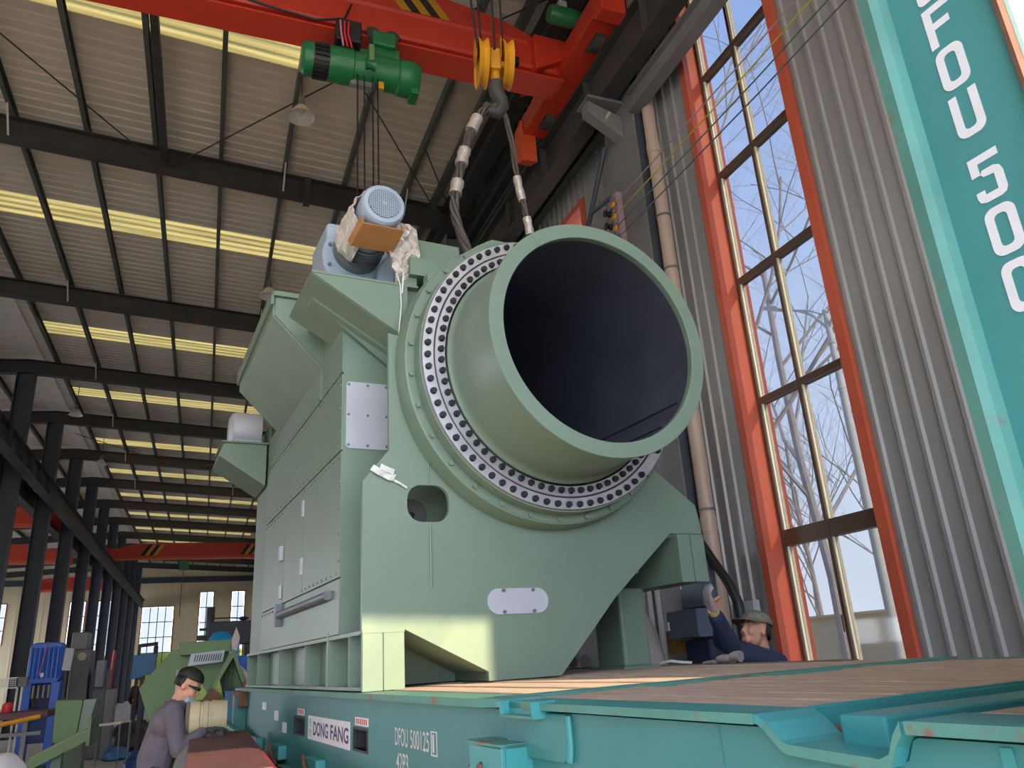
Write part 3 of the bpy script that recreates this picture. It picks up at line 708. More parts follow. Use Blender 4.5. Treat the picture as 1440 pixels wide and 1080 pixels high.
# distant cranes
def far_crane(x0, x1, y, z0, label, stripes):
    t = thing('overhead_crane', label, 'crane', ((x0 + x1) / 2, y, z0), group='distant cranes')
    L = x1 - x0
    MB().prism([(x0, z0 + 0.1), (x1, z0 + 0.1), (x1, z0 + 0.5), (x1 - 0.1 * L, z0 + 0.85), (x1 - 0.3 * L, z0 + 0.95), (x0 + 0.3 * L, z0 + 0.95), (x0 + 0.1 * L, z0 + 0.85), (x0, z0 + 0.5)], 'y', y - 0.2, y + 0.2).build('box_girder', 'crane_red', t)
    MB().box(x0, x1, y - 0.24, y + 0.24, z0, z0 + 0.12).build('lower_flange', 'crane_orange', t)
    for xc in (x0, x1): MB().box(xc - 0.2, xc + 0.2, y - 1.4, y + 1.4, z0 + 0.1, z0 + 0.5).build('end_carriage', 'crane_red', t)
    for xs in stripes:
        for k in range(4):
            x = xs + k * 0.22
            MB().raw([(x + dx, y - 0.2 - d, zz) for d in (0.0, 0.012) for dx, zz in ((0, z0 + 0.2), (0.22, z0 + 0.2), (0.62, z0 + 0.84), (0.40, z0 + 0.84))],
                     [(4, 5, 6, 7), (0, 3, 2, 1), (0, 1, 5, 4), (1, 2, 6, 5), (2, 3, 7, 6), (3, 0, 4, 7)]).build('hazard_stripe', 'hazard_yellow' if k % 2 else 'hazard_black', t)
    return t
t = far_crane(-5.45, 4.2, 51.0, 8.35, 'distant red overhead crane spanning the far end of the hall', [-3.9, 1.7])
MB().box(-1.75, -1.2, 50.9, 51.3, 7.7, 8.25).build('hoist', 'hoist_green', t)
MB().tube([(-1.5, 51, 7.7), (-1.5, 51, 5.0)], 0.02, 5).build('rope', 'cable_black', t)
far_crane(-20, -6.35, 37.0, 7.9, 'red crane girder between the left columns, upper and nearer one', [])
far_crane(-20, -6.35, 41.0, 6.9, 'red crane girder between the left columns, just below the upper one', [])
far_crane(-11.2, -6.35, 62.0, 7.7, 'smallest red crane girder seen low between the left columns', [])

# pendant high-bay lamps (switched off)
def pendant(x, y, z, label):
    t = thing('pendant_lamp', label, 'lamp', (x, y, z), group='pendant lamps')
    MB().lathe((x, y), 'z', [(0.05, z + 0.28), (0.07, z + 0.22), (0.085, z + 0.2), (0.1, z + 0.19), (0.23, z), (0.222, z), (0.095, z + 0.17), (0.05, z + 0.18)], 28, True).build('shade', 'lamp_white', t, True)
    MB().lathe((x, y), 'z', [(0, z + 0.40), (0.05, z + 0.40), (0.06, z + 0.3), (0.07, z + 0.22), (0, z + 0.2)], 18).build('ballast', 'steel_grey', t, True)
    MB().sphere((x, y, z + 0.13), 0.05, 12, 8, (1, 1, 1.3)).build('bulb', 'lamp_white', t, True)
    MB().tube([(x, y, z + 0.4), (x, y, roof_z(x) - 0.2)], 0.012, 6).build('stem', 'steel_dark', t)
pendant(0.93, 10.9, 10.28, 'white pendant lamp hanging left of the green hoist')
pendant(-4.7, 28.9, 10.4, 'small pendant lamp under the third roof bay at left')
pendant(0.87, 16.9, 9.84, 'pendant lamp peeping over the chute of the green machine')
pendant(-4.6, 35.6, 10.3, 'tiny pendant lamp below the fifth skylight')
# ================================================================== the green machine (frame M)
CX, CZ = 2.325, 3.287
mach = thing('crusher_machine', 'huge green machine with open black drum and bolted silver ring, on the flat rack', 'machine', (CX, 5.8, 1.47), 'M')
G, GD = 'machine_green', 'machine_green_dark'
YP = 4.13
# front plate with the rounded hole and the drum opening
arc2 = [(CX + 0.80 * math.cos(math.radians(a)), CZ + 0.80 * math.sin(math.radians(a))) for a in range(15, -194, -4)]
outer = [(1.152, 1.775), (1.383, 1.775), (1.40, 1.765), (1.872, 1.527), (1.872, 1.478), (2.334, 1.478), (2.76, 1.905), (3.245, 2.305), (3.51, 2.305), (3.51, 2.37), (3.49, 2.50), (3.19, 2.73), (3.19, 3.5)] + arc2 + [(1.308, 3.5), (1.308, 2.765), (1.152, 2.575)]
plate = MB().holed(outer, [rrect(1.412, 1.668, 2.352, 2.566, 0.085)], 'y', YP, YP + 0.03).build('front_plate', G, mach)
arc = [(CX + 0.82 * math.cos(math.radians(a)), CZ + 0.82 * math.sin(math.radians(a))) for a in range(16, 165, 4)]
MB().holed([(1.535, 3.515), (1.535, 3.90), (1.896, 4.171), (2.0, 4.235), (2.65, 4.235), (2.754, 4.171), (3.115, 3.90), (3.115, 3.515)] + arc, [], 'y', 4.03, 4.11).build('bearing_plate', G, mach, bevel=0.004)
MB().lathe((CX, CZ), 'y', [(0.976, 4.135), (0.972, 4.06), (0.958, 4.0), (0.948, 3.995)], 120).build('bearing_hull', GD, mach, True)
# returns of the front plate going back
for (a, b) in (((1.383, 1.775), (1.872, 1.527)), ((1.872, 1.527), (1.872, 1.48)), ((2.334, 1.478), (2.76, 1.905)), ((2.76, 1.905), (3.245, 2.305))):
    MB().raw([(a[0], YP + 0.03, a[1]), (b[0], YP + 0.03, b[1]), (b[0], YP + 0.5, b[1]), (a[0], YP + 0.5, a[1]), (a[0], YP + 0.03, a[1] + 0.02), (b[0], YP + 0.03, b[1] + 0.02), (b[0], YP + 0.5, b[1] + 0.02), (a[0], YP + 0.5, a[1] + 0.02)],
             [(0, 3, 2, 1), (4, 5, 6, 7), (0, 1, 5, 4), (1, 2, 6, 5), (2, 3, 7, 6), (3, 0, 4, 7)]).build('return_plate', GD, plate)
MB().tube([(1.545, 4.12, 2.33), (1.545, 4.126, 1.98)], 0.006, 6).build('weld_bead', G, plate, True)
MB().tube([(1.545, 4.126, 2.9), (1.545, 4.126, 2.58)], 0.004, 6).build('weld_bead', G, plate, True)
# cable spool seen through the rounded hole
MB().lathe((1.53, 2.44), 'y', [(0.02, 4.4), (0.10, 4.4), (0.10, 4.44), (0.02, 4.44)], 24, True).build('inner_ring', 'steel_dark', mach, True)
MB().holed([(1.5, 2.3), (3.3, 2.3), (3.3, 4.02), (1.5, 4.02)], [circle2(CX, CZ, 0.66, 48)], 'y', 4.58, 4.605).build('inner_wall', GD, mach)
# slewing ring: guard ring, outer race, inner race, seal
gr = MB().lathe((CX, CZ), 'y', [(0.895, 3.995), (0.946, 3.995), (0.95, 4.0), (0.95, 4.04), (0.895, 4.04)], 120, True).build('guard_ring', G, mach, True)
MB().lathe((CX, CZ), 'y', [(0.893, 3.9), (0.903, 3.9), (0.903, 4.05), (0.893, 4.05)], 120, True).build('ring_gap_wall', GD, mach, True)
orc = MB().lathe((CX, CZ), 'y', [(0.8215, 3.885), (0.8245, 3.88), (0.889, 3.88), (0.892, 3.883), (0.892, 4.04), (0.8215, 4.04)], 144, True).build('outer_race', 'ring_steel', mach, 30)
irc = MB().lathe((CX, CZ), 'y', [(0.750, 3.884), (0.752, 3.88), (0.811, 3.88), (0.8145, 3.885), (0.8145, 4.04), (0.750, 4.04)], 144, True).build('inner_race', 'ring_steel', mach, 30)
MB().lathe((CX, CZ), 'y', [(0.8145, 3.889), (0.8215, 3.889), (0.8215, 3.92), (0.8145, 3.92)], 120, True).build('seal', 'seal_dark', mach, True)
def bolt_mesh(r, h, washer):
    q = MB(); q.prism([(r * math.cos(PI / 3 * i), r * math.sin(PI / 3 * i)) for i in range(6)], 'y', -0.003, -h)
    q.prism([(r * 0.75 * math.cos(PI / 4 * i), r * 0.75 * math.sin(PI / 4 * i)) for i in range(8)], 'y', -h, -h - 0.002)
    if washer: q.prism([(washer * math.cos(PI / 6 * i), washer * math.sin(PI / 6 * i)) for i in range(12)], 'y', 0.0, -0.004)
    me = q.mesh('bolt', (0, 0, 0)); return me
BM = bolt_mesh(0.0185, 0.020, 0.0205); BM.materials.append(MATS['bolt_dark'])
BG = bolt_mesh(0.0165, 0.018, 0); BG.materials.append(MATS[G])
for i in range(72):
    a = math.radians(110.3 + 5 * i)
    if i not in (41, 42): 
        o = part_from_mesh('bolt', BM, orc, (CX + 0.8615 * math.cos(a), 3.88, CZ + 0.8615 * math.sin(a))); o.rotation_euler[1] = random.uniform(0, 1)
    a = math.radians(112.1 + 5 * i)
    o = part_from_mesh('bolt', BM, irc, (CX + 0.778 * math.cos(a), 3.88, CZ + 0.778 * math.sin(a))); o.rotation_euler[1] = random.uniform(0, 1)
for i in range(30):
    a = math.radians(173.75 + 12 * i)
    part_from_mesh('bolt', BG, gr, (CX + 0.9285 * math.cos(a), 3.995, CZ + 0.9285 * math.sin(a)))
# drum
dr = MB().lathe((CX, CZ), 'y', [(0.738, 3.90), (0.738, 3.875), (0.724, 3.868), (0.712, 3.85), (0.704, 3.82), (0.704, 3.36), (0.712, 3.35), (0.717, 3.345), (0.717, 3.334), (0.714, 3.33), (0.632, 3.33), (0.629, 3.333), (0.629, 3.36), (0.632, 3.38)], 120).build('drum_shell', G, mach, 35)
MB().lathe((CX, CZ), 'y', [(0.631, 3.335), (0.634, 4.0), (0.634, 6.4), (0.0, 6.4)], 96).build('drum_liner', 'drum_black', dr, True)
for a in (-0.9, -0.55, -1.35):
    MB().tube([(CX + 0.628 * math.cos(a), 3.4, CZ + 0.628 * math.sin(a)), (CX + 0.630 * math.cos(a), 6.0, CZ + 0.630 * math.sin(a))], 0.007, 6).build('liner_seam', 'seal_dark', dr)
for a in (-1.78, 2.2):
    MB().box(-0.001, 0.001, 3.3285, 3.33, 0.0, 0.08).v
    c_, s_ = math.cos(a), math.sin(a)
    MB().tube([(CX + 0.634 * c_, 3.3295, CZ + 0.634 * s_), (CX + 0.714 * c_, 3.3295, CZ + 0.714 * s_)], 0.0015, 5).build('weld_seam', GD, dr)
# capsule cover and its four bolts
cv = MB().prism(rrect(1.882, 2.279, 1.828, 1.974, 0.072, 8), 'y', YP, YP - 0.008).build('cover_plate', 'cover_grey', mach, bevel=0.002)
for x in (1.985, 2.178):
    for z in (1.842, 1.962): MB().hexbolt((x, YP - 0.008, z), 0.0105, 0.012).build('bolt', 'motor_grey', cv)

# left base beam with stiffeners and end cap
bb = MB().box(1.15, 1.385, 4.16, 8.2, 1.755, 1.775).build('base_beam', G, mach)
MB().box(1.15, 1.385, 4.16, 8.2, 1.478, 1.495).build('lower_flange', G, bb)
MB().box(1.26, 1.275, 4.16, 8.2, 1.49, 1.76).build('web', G, bb)
cap = MB().box(1.152, 1.262, YP - 0.012, YP + 0.02, 1.472, 1.772).build('end_cap', G, mach, bevel=0.003)
MB().box(1.266, 1.381, YP - 0.012, YP + 0.02, 1.472, 1.772).build('end_cap', G, mach, bevel=0.003)
MB().box(1.150, 1.384, YP - 0.014, YP + 0.03, 1.757, 1.776).build('cap_flange', G, mach, bevel=0.003)
MB().box(1.264, 1.274, YP - 0.004, YP + 0.02, 1.478, 1.757).build('cap_seam', G, mach)
for y in (4.42, 4.87, 5.57, 6.54, 7.58, 8.19):
    w = 0.03 if y == 4.87 else 0.014
    MB().box(1.145 if y == 4.87 else 1.158, 1.262, y - w / 2, y + w / 2, 1.49, 1.76 if y != 4.87 else 1.80).build('stiffener', G, bb)
MB().box(1.37, 1.385, 4.16, 8.2, 1.49, 1.76).build('inner_web', GD, bb)
# raised right beam with its cap and leg
rb = MB().box(3.30, 3.51, 4.16, 7.9, 1.99, 2.29).build('raised_beam', GD, mach)
MB().box(3.292, 3.396, YP - 0.012, YP + 0.03, 1.987, 2.30).build('end_cap', G, rb, bevel=0.003)
MB().box(3.401, 3.512, YP - 0.012, YP + 0.03, 1.987, 2.30).build('end_cap', G, rb, bevel=0.003)
MB().box(3.10, 3.32, 4.6, 4.95, 1.478, 2.0).build('support_leg', GD, rb, bevel=0.02)
MB().box(3.06, 3.36, 4.56, 5.0, 1.47, 1.484).build('leg_foot', GD, rb)

# housing
hs = MB().holed([(1.16, 1.775), (2.25, 1.775), (2.25, 2.1), (3.49, 2.1), (3.49, 4.05), (1.16, 4.05)], [circle2(CX, CZ, 0.66, 48)], 'y', 4.61, 4.64).build('housing', GD, mach)
MB().box(1.163, 1.20, 4.64, 7.42, 1.775, 4.05).build('side_wall', 'seal_dark', hs)
MB().box(3.45, 3.49, 4.64, 7.42, 2.1, 4.05).build('side_wall', G, hs)
MB().box(1.16, 3.49, 4.61, 7.42, 4.05, 4.08).build('roof_plate', G, hs)
MB().box(2.25, 3.49, 4.64, 7.42, 2.1, 2.13).build('floor_plate', GD, hs)
MB().box(1.2, 3.45, 7.38, 7.42, 1.775, 4.05).build('back_wall', GD, hs)
MB().box(1.39, 2.2, 4.7, 7.9, 1.478, 1.775).build('lower_body', GD, mach)
MB().box(1.5, 3.15, 4.25, 6.6, 4.0, 4.13).build('top_beam', GD, mach)
MB().box(1.56, 1.9, 4.35, 5.6, 4.13, 4.33).build('top_box', GD, mach, bevel=0.004)
MB().lathe((CX, CZ), 'y', [(0.66, 4.05), (0.79, 4.05), (0.79, 4.6), (0.66, 4.6)], 64, True).build('bearing_housing', GD, mach, True)
XS = 1.15
def panel(y0, y1, z0, z1, nm='side_panel'):
    return MB().box(XS, XS + 0.012, y0 + 0.006, y1 - 0.006, z0 + 0.006, z1 - 0.006).build(nm, G, mach)
panel(4.61, 7.42, 1.775, 2.10); panel(4.61, 5.70, 2.10, 2.88); d1 = panel(5.70, 6.43, 2.10, 2.88, 'access_door'); panel(6.43, 7.42, 2.10, 2.88)
panel(4.61, 7.42, 2.88, 3.40); panel(4.61, 5.22, 3.40, 4.0); panel(5.22, 7.42, 3.40, 3.72)
bl = MB()
def rowb(y0, y1, z, n):
    for i in range(n): bl.hexbolt((XS, y0 + (y1 - y0) * i / (n - 1), z), 0.0085, 0.009, 'x', -1)
for z, a, b, n in ((3.435, 4.7, 7.35, 26), (3.365, 4.7, 7.35, 26), (2.915, 4.68, 7.35, 24), (2.845, 4.68, 5.68, 10), (2.845, 6.45, 7.35, 9), (2.13, 4.7, 5.68, 9), (2.07, 6.45, 7.35, 8)): rowb(a, b, z, n)
for z in [2.2 + 0.16 * i for i in range(11)]: bl.hexbolt((XS, 4.635, z), 0.0085, 0.009, 'x', -1)
for z in (3.1, 3.0, 3.2): bl.hexbolt((XS, 6.0, z), 0.0085, 0.009, 'x', -1)
bl.build('panel_bolts', G, mach, kind='stuff')
for z in (2.3, 2.72): MB().box(XS - 0.012, XS + 0.004, 5.69, 5.74, z - 0.06, z + 0.06).build('hinge', 'cover_grey', d1)
MB().box(XS - 0.03, XS, 6.45, 6.53, 2.44, 2.56).build('latch', 'cover_grey', d1, bevel=0.006)
MB().box(XS - 0.02, XS, 6.46, 6.52, 2.14, 2.25).build('latch', 'cover_grey', d1, bevel=0.006)
MB().cyl((1.125, 4.80, 2.015), (1.125, 6.46, 2.015), 0.028, 14).build('handrail_tube', 'motor_grey', mach, True)
MB().box(1.10, 1.15, 6.42, 6.50, 1.93, 2.10).build('tube_bracket', 'motor_grey', mach)
# grey cover on the housing front
fc = MB().prism(rrect(1.175, 1.456, 2.893, 3.34, 0.025), 'y', 4.61, 4.60).build('front_cover', 'cover_grey', mach)
for x in (1.19, 1.315, 1.44):
    for z in (2.915, 3.115, 3.32): MB().hexbolt((x, 4.60, z), 0.009, 0.008).build('bolt', 'motor_grey', fc)

# inlet chute on the left flank
q = [(1.15, 3.64), (0.785, 4.015), (0.785, 4.185), (1.15, 4.185)]
ch = MB().prism(q, 'y', 5.21, 6.93).build('inlet_chute', GD, mach, bevel=0.004)
MB().box(0.765, 0.785, 5.17, 6.97, 4.09, 4.20).build('rim', GD, ch)
MB().box(0.765, 1.1, 5.17, 5.20, 4.165, 4.20).build('rim', GD, ch)
MB().prism([(1.15, 3.66), (0.80, 4.02), (0.80, 4.16), (1.15, 4.16)], 'y', 5.196, 5.209).build('cheek_plate', G, ch)
MB().box(1.135, 1.15, 5.19, 5.215, 3.4, 4.0).build('joint_strip', G, mach)

# shelf bracket for the gear motor
br = MB().prism([(0.862, 3.90), (1.475, 3.90), (1.475, 3.53)], 'y', 4.25, 4.262).build('bracket_gusset', G, mach)
MB().prism([(0.862, 3.90), (1.475, 3.90), (1.475, 3.53)], 'y', 4.94, 4.952).build('bracket_gusset', GD, mach)
MB().box(0.86, 1.55, 4.245, 4.955, 3.90, 3.915).build('bracket_shelf', G, mach)
MB().raw([(0.862, 4.262, 3.895), (1.475, 4.262, 3.525), (1.475, 4.94, 3.525), (0.862, 4.94, 3.895), (0.862, 4.262, 3.91), (1.475, 4.262, 3.54), (1.475, 4.94, 3.54), (0.862, 4.94, 3.91)],
         [(0, 3, 2, 1), (4, 5, 6, 7), (0, 1, 5, 4), (1, 2, 6, 5), (2, 3, 7, 6), (3, 0, 4, 7)]).build('bracket_underplate', GD, mach)
MB().prism([(0.95, 3.845), (1.475, 3.528), (1.475, 3.47), (1.43, 3.47)], 'y', 4.56, 4.575).build('bracket_rib', GD, mach)
MB().prism([(0.92, 3.862), (1.475, 3.527), (1.475, 3.505), (0.92, 3.84)], 'y', 4.5, 4.62).build('bracket_rib', GD, mach)
MB().box(1.45, 1.56, 4.3, 4.95, 3.52, 4.0).build('bracket_post', GD, mach)
MB().box(1.455, 1.475, 4.247, 4.262, 3.47, 3.9).build('bracket_edge', G, mach)

# gear motor: gearbox, flange, motor body, fan cover with its grille
AX, AZ = 1.265, 4.362
gm = MB().box(1.06, 1.50, 4.76, 5.25, 3.98, 4.60).build('gearbox', 'motor_blue', mach, bevel=0.03)
MB().box(1.03, 1.13, 4.70, 5.2, 3.915, 4.03).build('foot', 'motor_blue', gm, bevel=0.01)
MB().box(1.42, 1.53, 4.70, 5.2, 3.915, 4.03).build('foot', 'motor_blue', gm, bevel=0.01)
fl = MB().lathe((AX, AZ - 0.05), 'y', [(0.0, 4.72), (0.235, 4.72), (0.24, 4.725), (0.24, 4.755), (0.235, 4.76), (0, 4.77)], 56).build('motor_flange', 'motor_blue', mach, 30)
for i in range(8):
    a = 2 * PI * (i + 0.5) / 8
    MB().hexbolt((AX + 0.205 * math.cos(a), 4.72, AZ - 0.05 + 0.205 * math.sin(a)), 0.014, 0.016).build('bolt', 'motor_grey', fl)
mb_ = MB().lathe((AX, AZ), 'y', [(0.0, 4.74), (0.17, 4.74), (0.172, 4.66), (0.15, 4.63), (0.145, 4.45), (0.0, 4.45)], 48).build('motor_bell', 'motor_grey', mach, 30)
for k in range(5): MB().lathe((AX, AZ), 'y', [(0.15, 4.46 + k * 0.035), (0.164, 4.462 + k * 0.035), (0.164, 4.47 + k * 0.035), (0.15, 4.472 + k * 0.035)], 40, True).build('cooling_rib', 'motor_grey', mb_)
md = MB().lathe((AX, AZ), 'y', [(0.0, 4.46), (0.142, 4.46), (0.145, 4.44), (0.145, 4.09), (0.143, 4.07), (0.132, 4.055), (0.106, 4.052), (0.102, 4.06), (0.0, 4.06)], 56).build('fan_cowl', 'motor_blue', mach, 35)
MB().lathe((AX, AZ), 'y', [(0.103, 4.058), (0.0, 4.058)], 40).build('grille_back', 'mesh_dark', md)
gq = MB()
for i in range(-7, 8):
    w = 0.0135 * i
    hh = math.sqrt(max(0, 0.102 ** 2 - w * w))
    if hh > 0.01:
        gq.box(AX + w - 0.0028, AX + w + 0.0028, 4.050, 4.054, AZ - hh, AZ + hh); gq.box(AX - hh, AX + hh, 4.049, 4.053, AZ + w - 0.0028, AZ + w + 0.0028)
gq.build('fan_grille', 'motor_blue', md, kind='stuff')
MB().lathe((AX, AZ), 'y', [(0.0, 4.046), (0.012, 4.046), (0.012, 4.055), (0, 4.055)], 16).build('grille_boss', 'motor_blue', md)
# output housing of the gearbox, right of the motor
MB().lathe((1.60, 4.15), 'y', [(0, 4.60), (0.20, 4.60), (0.215, 4.615), (0.215, 4.8), (0, 4.8)], 40).build('output_housing', 'motor_blue', mach, 35)
MB().box(1.5, 1.56, 4.58, 4.78, 3.93, 4.25).build('output_rib', 'motor_blue', mach)
MB().tube([(1.42, 4.4, 4.2), (1.425, 4.24, 3.9), (1.428, 4.235, 3.75), (1.40, 4.235, 3.45)], 0.004, 5).build('hanging_cord', 'white_paint', mach, True)
MB().tube([(1.45, 4.4, 4.15), (1.452, 4.25, 4.0), (1.435, 4.235, 3.84)], 0.005, 5).build('hanging_cord', 'white_paint', mach, True)

# second, smaller bracket and motor at the far end
MB().prism([(0.74, 3.69), (1.14, 3.69), (1.14, 3.28), (0.70, 3.56)], 'y', 7.5, 8.1).build('rear_bracket', G, mach, bevel=0.004)
MB().box(0.72, 1.15, 7.47, 8.13, 3.69, 3.705).build('rear_shelf', G, mach)
MB().box(1.16, 3.4, 7.42, 8.1, 1.775, 3.9).build('rear_housing', GD, mach)
rm = MB().lathe((7.75, 3.89), 'x', [(0, 0.80), (0.12, 0.80), (0.17, 0.83), (0.18, 0.86), (0.18, 1.1), (0, 1.1)], 36).build('rear_motor', 'cover_grey', mach, 35)
MB().box(0.84, 1.1, 7.6, 7.9, 3.70, 3.76).build('rear_motor_foot', 'cover_grey', rm)

# torn tape stuck on the front plate
t = thing('torn_tape', 'crumpled white tape stuck beside the rounded hole of the front plate', 'tape', (1.30, 4.12, 2.6), 'M')
def crumple(pts, wid, nm, parent, m, ax):
    v = []; f = []
    n = len(pts)
    for i, p in enumerate(pts):
        for s_ in (-1, 1): v.append((p[0] + ax[0] * s_ * wid * (0.7 + 0.5 * random.random()), p[1] + random.uniform(-0.012, 0), p[2] + ax[2] * s_ * wid * (0.7 + 0.5 * random.random())))
    for i in range(n - 1): f.append((2 * i, 2 * i + 1, 2 * i + 3, 2 * i + 2))
    o = MB().raw(v, f).build(nm, m, parent)
    so = o.modifiers.new('thick', 'SOLIDIFY'); so.thickness = 0.004
    return o
crumple([(1.205, 4.122, 2.655), (1.24, 4.112, 2.63), (1.275, 4.116, 2.615), (1.305, 4.110, 2.60), (1.335, 4.118, 2.595)], 0.022, 'strip', t, 'tape_white', (0.5, 0, 0.9))
crumple([(1.25, 4.118, 2.66), (1.29, 4.108, 2.645), (1.33, 4.118, 2.63)], 0.018, 'strip', t, 'tape_white', (0.3, 0, 0.9))
crumple([(1.335, 4.124, 2.585), (1.37, 4.122, 2.565), (1.41, 4.122, 2.545)], 0.008, 'strip', t, 'tape_white', (0.4, 0, 0.9))

# cardboard hood and plastic film around the motor
t = thing('cardboard_hood', 'brown bent cardboard sheet tied below the motor fan cowl', 'cardboard', (1.27, 4.2, 4.15), 'M')
o = MB().raw([(1.135, 4.085, 4.210), (1.405, 4.085, 4.210), (1.39, 4.30, 4.160), (1.115, 4.30, 4.160)], [(0, 1, 2, 3)]).build('bottom_flap', 'cardboard', t); o.modifiers.new('thick', 'SOLIDIFY').thickness = 0.008
o = MB().raw([(1.135, 4.085, 4.210), (1.115, 4.30, 4.160), (1.095, 4.31, 4.20), (1.122, 4.075, 4.262)], [(0, 1, 2, 3)]).build('side_flap', 'cardboard', t); o.modifiers.new('thick', 'SOLIDIFY').thickness = 0.008
o = MB().raw([(1.405, 4.085, 4.210), (1.39, 4.30, 4.160), (1.412, 4.31, 4.19), (1.418, 4.075, 4.245)], [(0, 1, 2, 3)]).build('side_flap', 'cardboard', t); o.modifiers.new('thick', 'SOLIDIFY').thickness = 0.008
t = thing('plastic_film', 'clear crumpled plastic film wrapped around the motor', 'plastic film', (1.27, 4.35, 4.2), 'M')
def film(rows, cols, fn, nm):
    v = []; f = []
    for i in range(rows + 1):
        for j in range(cols + 1): v.append(fn(i / rows, j / cols))
    for i in range(rows):
        for j in range(cols): f.append((i * (cols + 1) + j, i * (cols + 1) + j + 1, (i + 1) * (cols + 1) + j + 1, (i + 1) * (cols + 1) + j))
    o = MB().raw(v, f).build(nm, 'plastic_wrap', t); o.modifiers.new('thick', 'SOLIDIFY').thickness = 0.003
random.seed(3)
def fa(s, u):
    a = math.radians(95 + 150 * u); r = 0.158 + 0.022 * random.random() + 0.02 * s
    return (AX + r * math.cos(a), 4.16 + 0.42 * s, AZ + r * math.sin(a))
film(12, 18, fa, 'wrap')
def fb(s, u):
    w = 0.05 + 0.055 * math.sin(PI * min(1, s * 1.05 + 0.12))
    return (1.425 + (u - 0.35) * 2 * w + 0.03 * s + random.uniform(-0.012, 0.012), 4.22 + 0.05 * random.random() + 0.08 * s, 4.36 - 0.40 * s + random.uniform(-0.012, 0.012))
film(16, 9, fb, 'hanging_flap')
# ================================================================== turquoise flat rack (frame M)
rack = thing('flat_rack', 'turquoise container flat rack with a plank deck and a tall corner post at right', 'container', (2.37, 4.0, 0.95), 'M')
ZD = 1.462
XE = 1.15
sp = [(-0.9, 0.95), (8.9, 0.95), (8.9, 1.435), (1.27, 1.435), (1.245, 1.425), (1.20, 1.395), (0.985, 1.385), (0.96, 1.40), (0.945, 1.43), (0.935, 1.435), (-0.9, 1.435)]
side = MB().holed(sp, [[(4.12, 1.195), (4.375, 1.195), (4.375, 1.29), (4.12, 1.29)], [(5.62, 1.19), (5.95, 1.19), (5.95, 1.285), (5.62, 1.285)]], 'x', XE + 0.03, XE + 0.05).build('side_beam', 'rack_teal', rack)
for a, b in ((4.12, 4.375), (5.62, 5.95)):
    fp = MB().holed([(a - 0.012, 1.183), (b + 0.012, 1.183), (b + 0.012, 1.300), (a - 0.012, 1.300)], [[(a, 1.195), (b, 1.195), (b, 1.288), (a, 1.288)]], 'x', XE + 0.026, XE + 0.25).build('fork_pocket', 'hazard_black', rack)
    MB().box(XE + 0.25, XE + 0.26, a, b, 1.19, 1.29).build('pocket_back', 'rack_teal', fp)
# top flange following the dip
fl = [(8.9, ZD), (1.272, ZD), (1.245, 1.448), (1.212, 1.418), (1.195, 1.412), (0.99, 1.402), (0.97, 1.41), (0.955, 1.44), (0.937, ZD), (-0.9, ZD)]
low = [(p[0], p[1] - 0.018) for p in fl]
def off(k): return low[k]
seg = MB()
n = len(fl)
for i in range(n - 1):
    x1 = XE + 0.16
    a, b, c_, d_ = fl[i], fl[i + 1], low[i + 1], low[i]
    seg.raw([(XE, a[0], a[1]), (XE, b[0], b[1]), (XE, c_[0], c_[1]), (XE, d_[0], d_[1]), (x1, a[0], a[1]), (x1, b[0], b[1]), (x1, c_[0], c_[1]), (x1, d_[0], d_[1])],
            [(0, 1, 2, 3), (4, 7, 6, 5), (0, 4, 5, 1), (3, 2, 6, 7), (0, 3, 7, 4), (1, 5, 6, 2)])
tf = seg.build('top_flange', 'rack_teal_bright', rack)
MB().box(XE - 0.004, XE + 0.001, 1.28, 2.3, ZD - 0.019, ZD + 0.001).build('flange_lip', 'rack_edge', tf)
MB().box(XE - 0.004, XE + 0.001, -0.9, 0.93, ZD - 0.019, ZD + 0.001).build('flange_lip', 'rack_edge', tf)
MB().raw([(XE - 0.004, p[0], p[1] + 0.001) for p in fl[2:9]] + [(XE - 0.004, p[0], p[1]) for p in low[2:9]] + [(XE + 0.001, p[0], p[1] + 0.001) for p in fl[2:9]] + [(XE + 0.001, p[0], p[1]) for p in low[2:9]],
         [(i, i + 1, i + 8, i + 7) for i in range(6)] + [(i + 14, i + 21, i + 22, i + 15) for i in range(6)] + [(i, i + 14, i + 15, i + 1) for i in range(6)] + [(i + 7, i + 8, i + 22, i + 21) for i in range(6)]).build('flange_lip', 'rack_edge', tf)
# inner walls of the dip channel running across the deck
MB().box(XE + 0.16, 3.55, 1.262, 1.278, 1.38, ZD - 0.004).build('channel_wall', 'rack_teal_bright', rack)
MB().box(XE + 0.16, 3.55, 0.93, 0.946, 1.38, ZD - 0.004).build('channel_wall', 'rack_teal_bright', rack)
MB().box(XE + 0.1, 3.55, 0.946, 1.262, 1.37, 1.395).build('channel_floor', 'rust_brown', rack)
MB().box(XE + 0.10, 3.5, 1.05, 1.155, 1.397, 1.458).build('lashing_bar', 'rack_teal_bright', rack, bevel=0.006)
# protruding edge plate beside the machine
MB().prism([(XE + 0.14, 2.40), (XE + 0.015, 2.42), (XE - 0.024, 2.62), (XE - 0.024, 8.3), (XE + 0.14, 8.3)], 'z', 1.442, 1.47).build('edge_plate', 'rack_edge', rack)
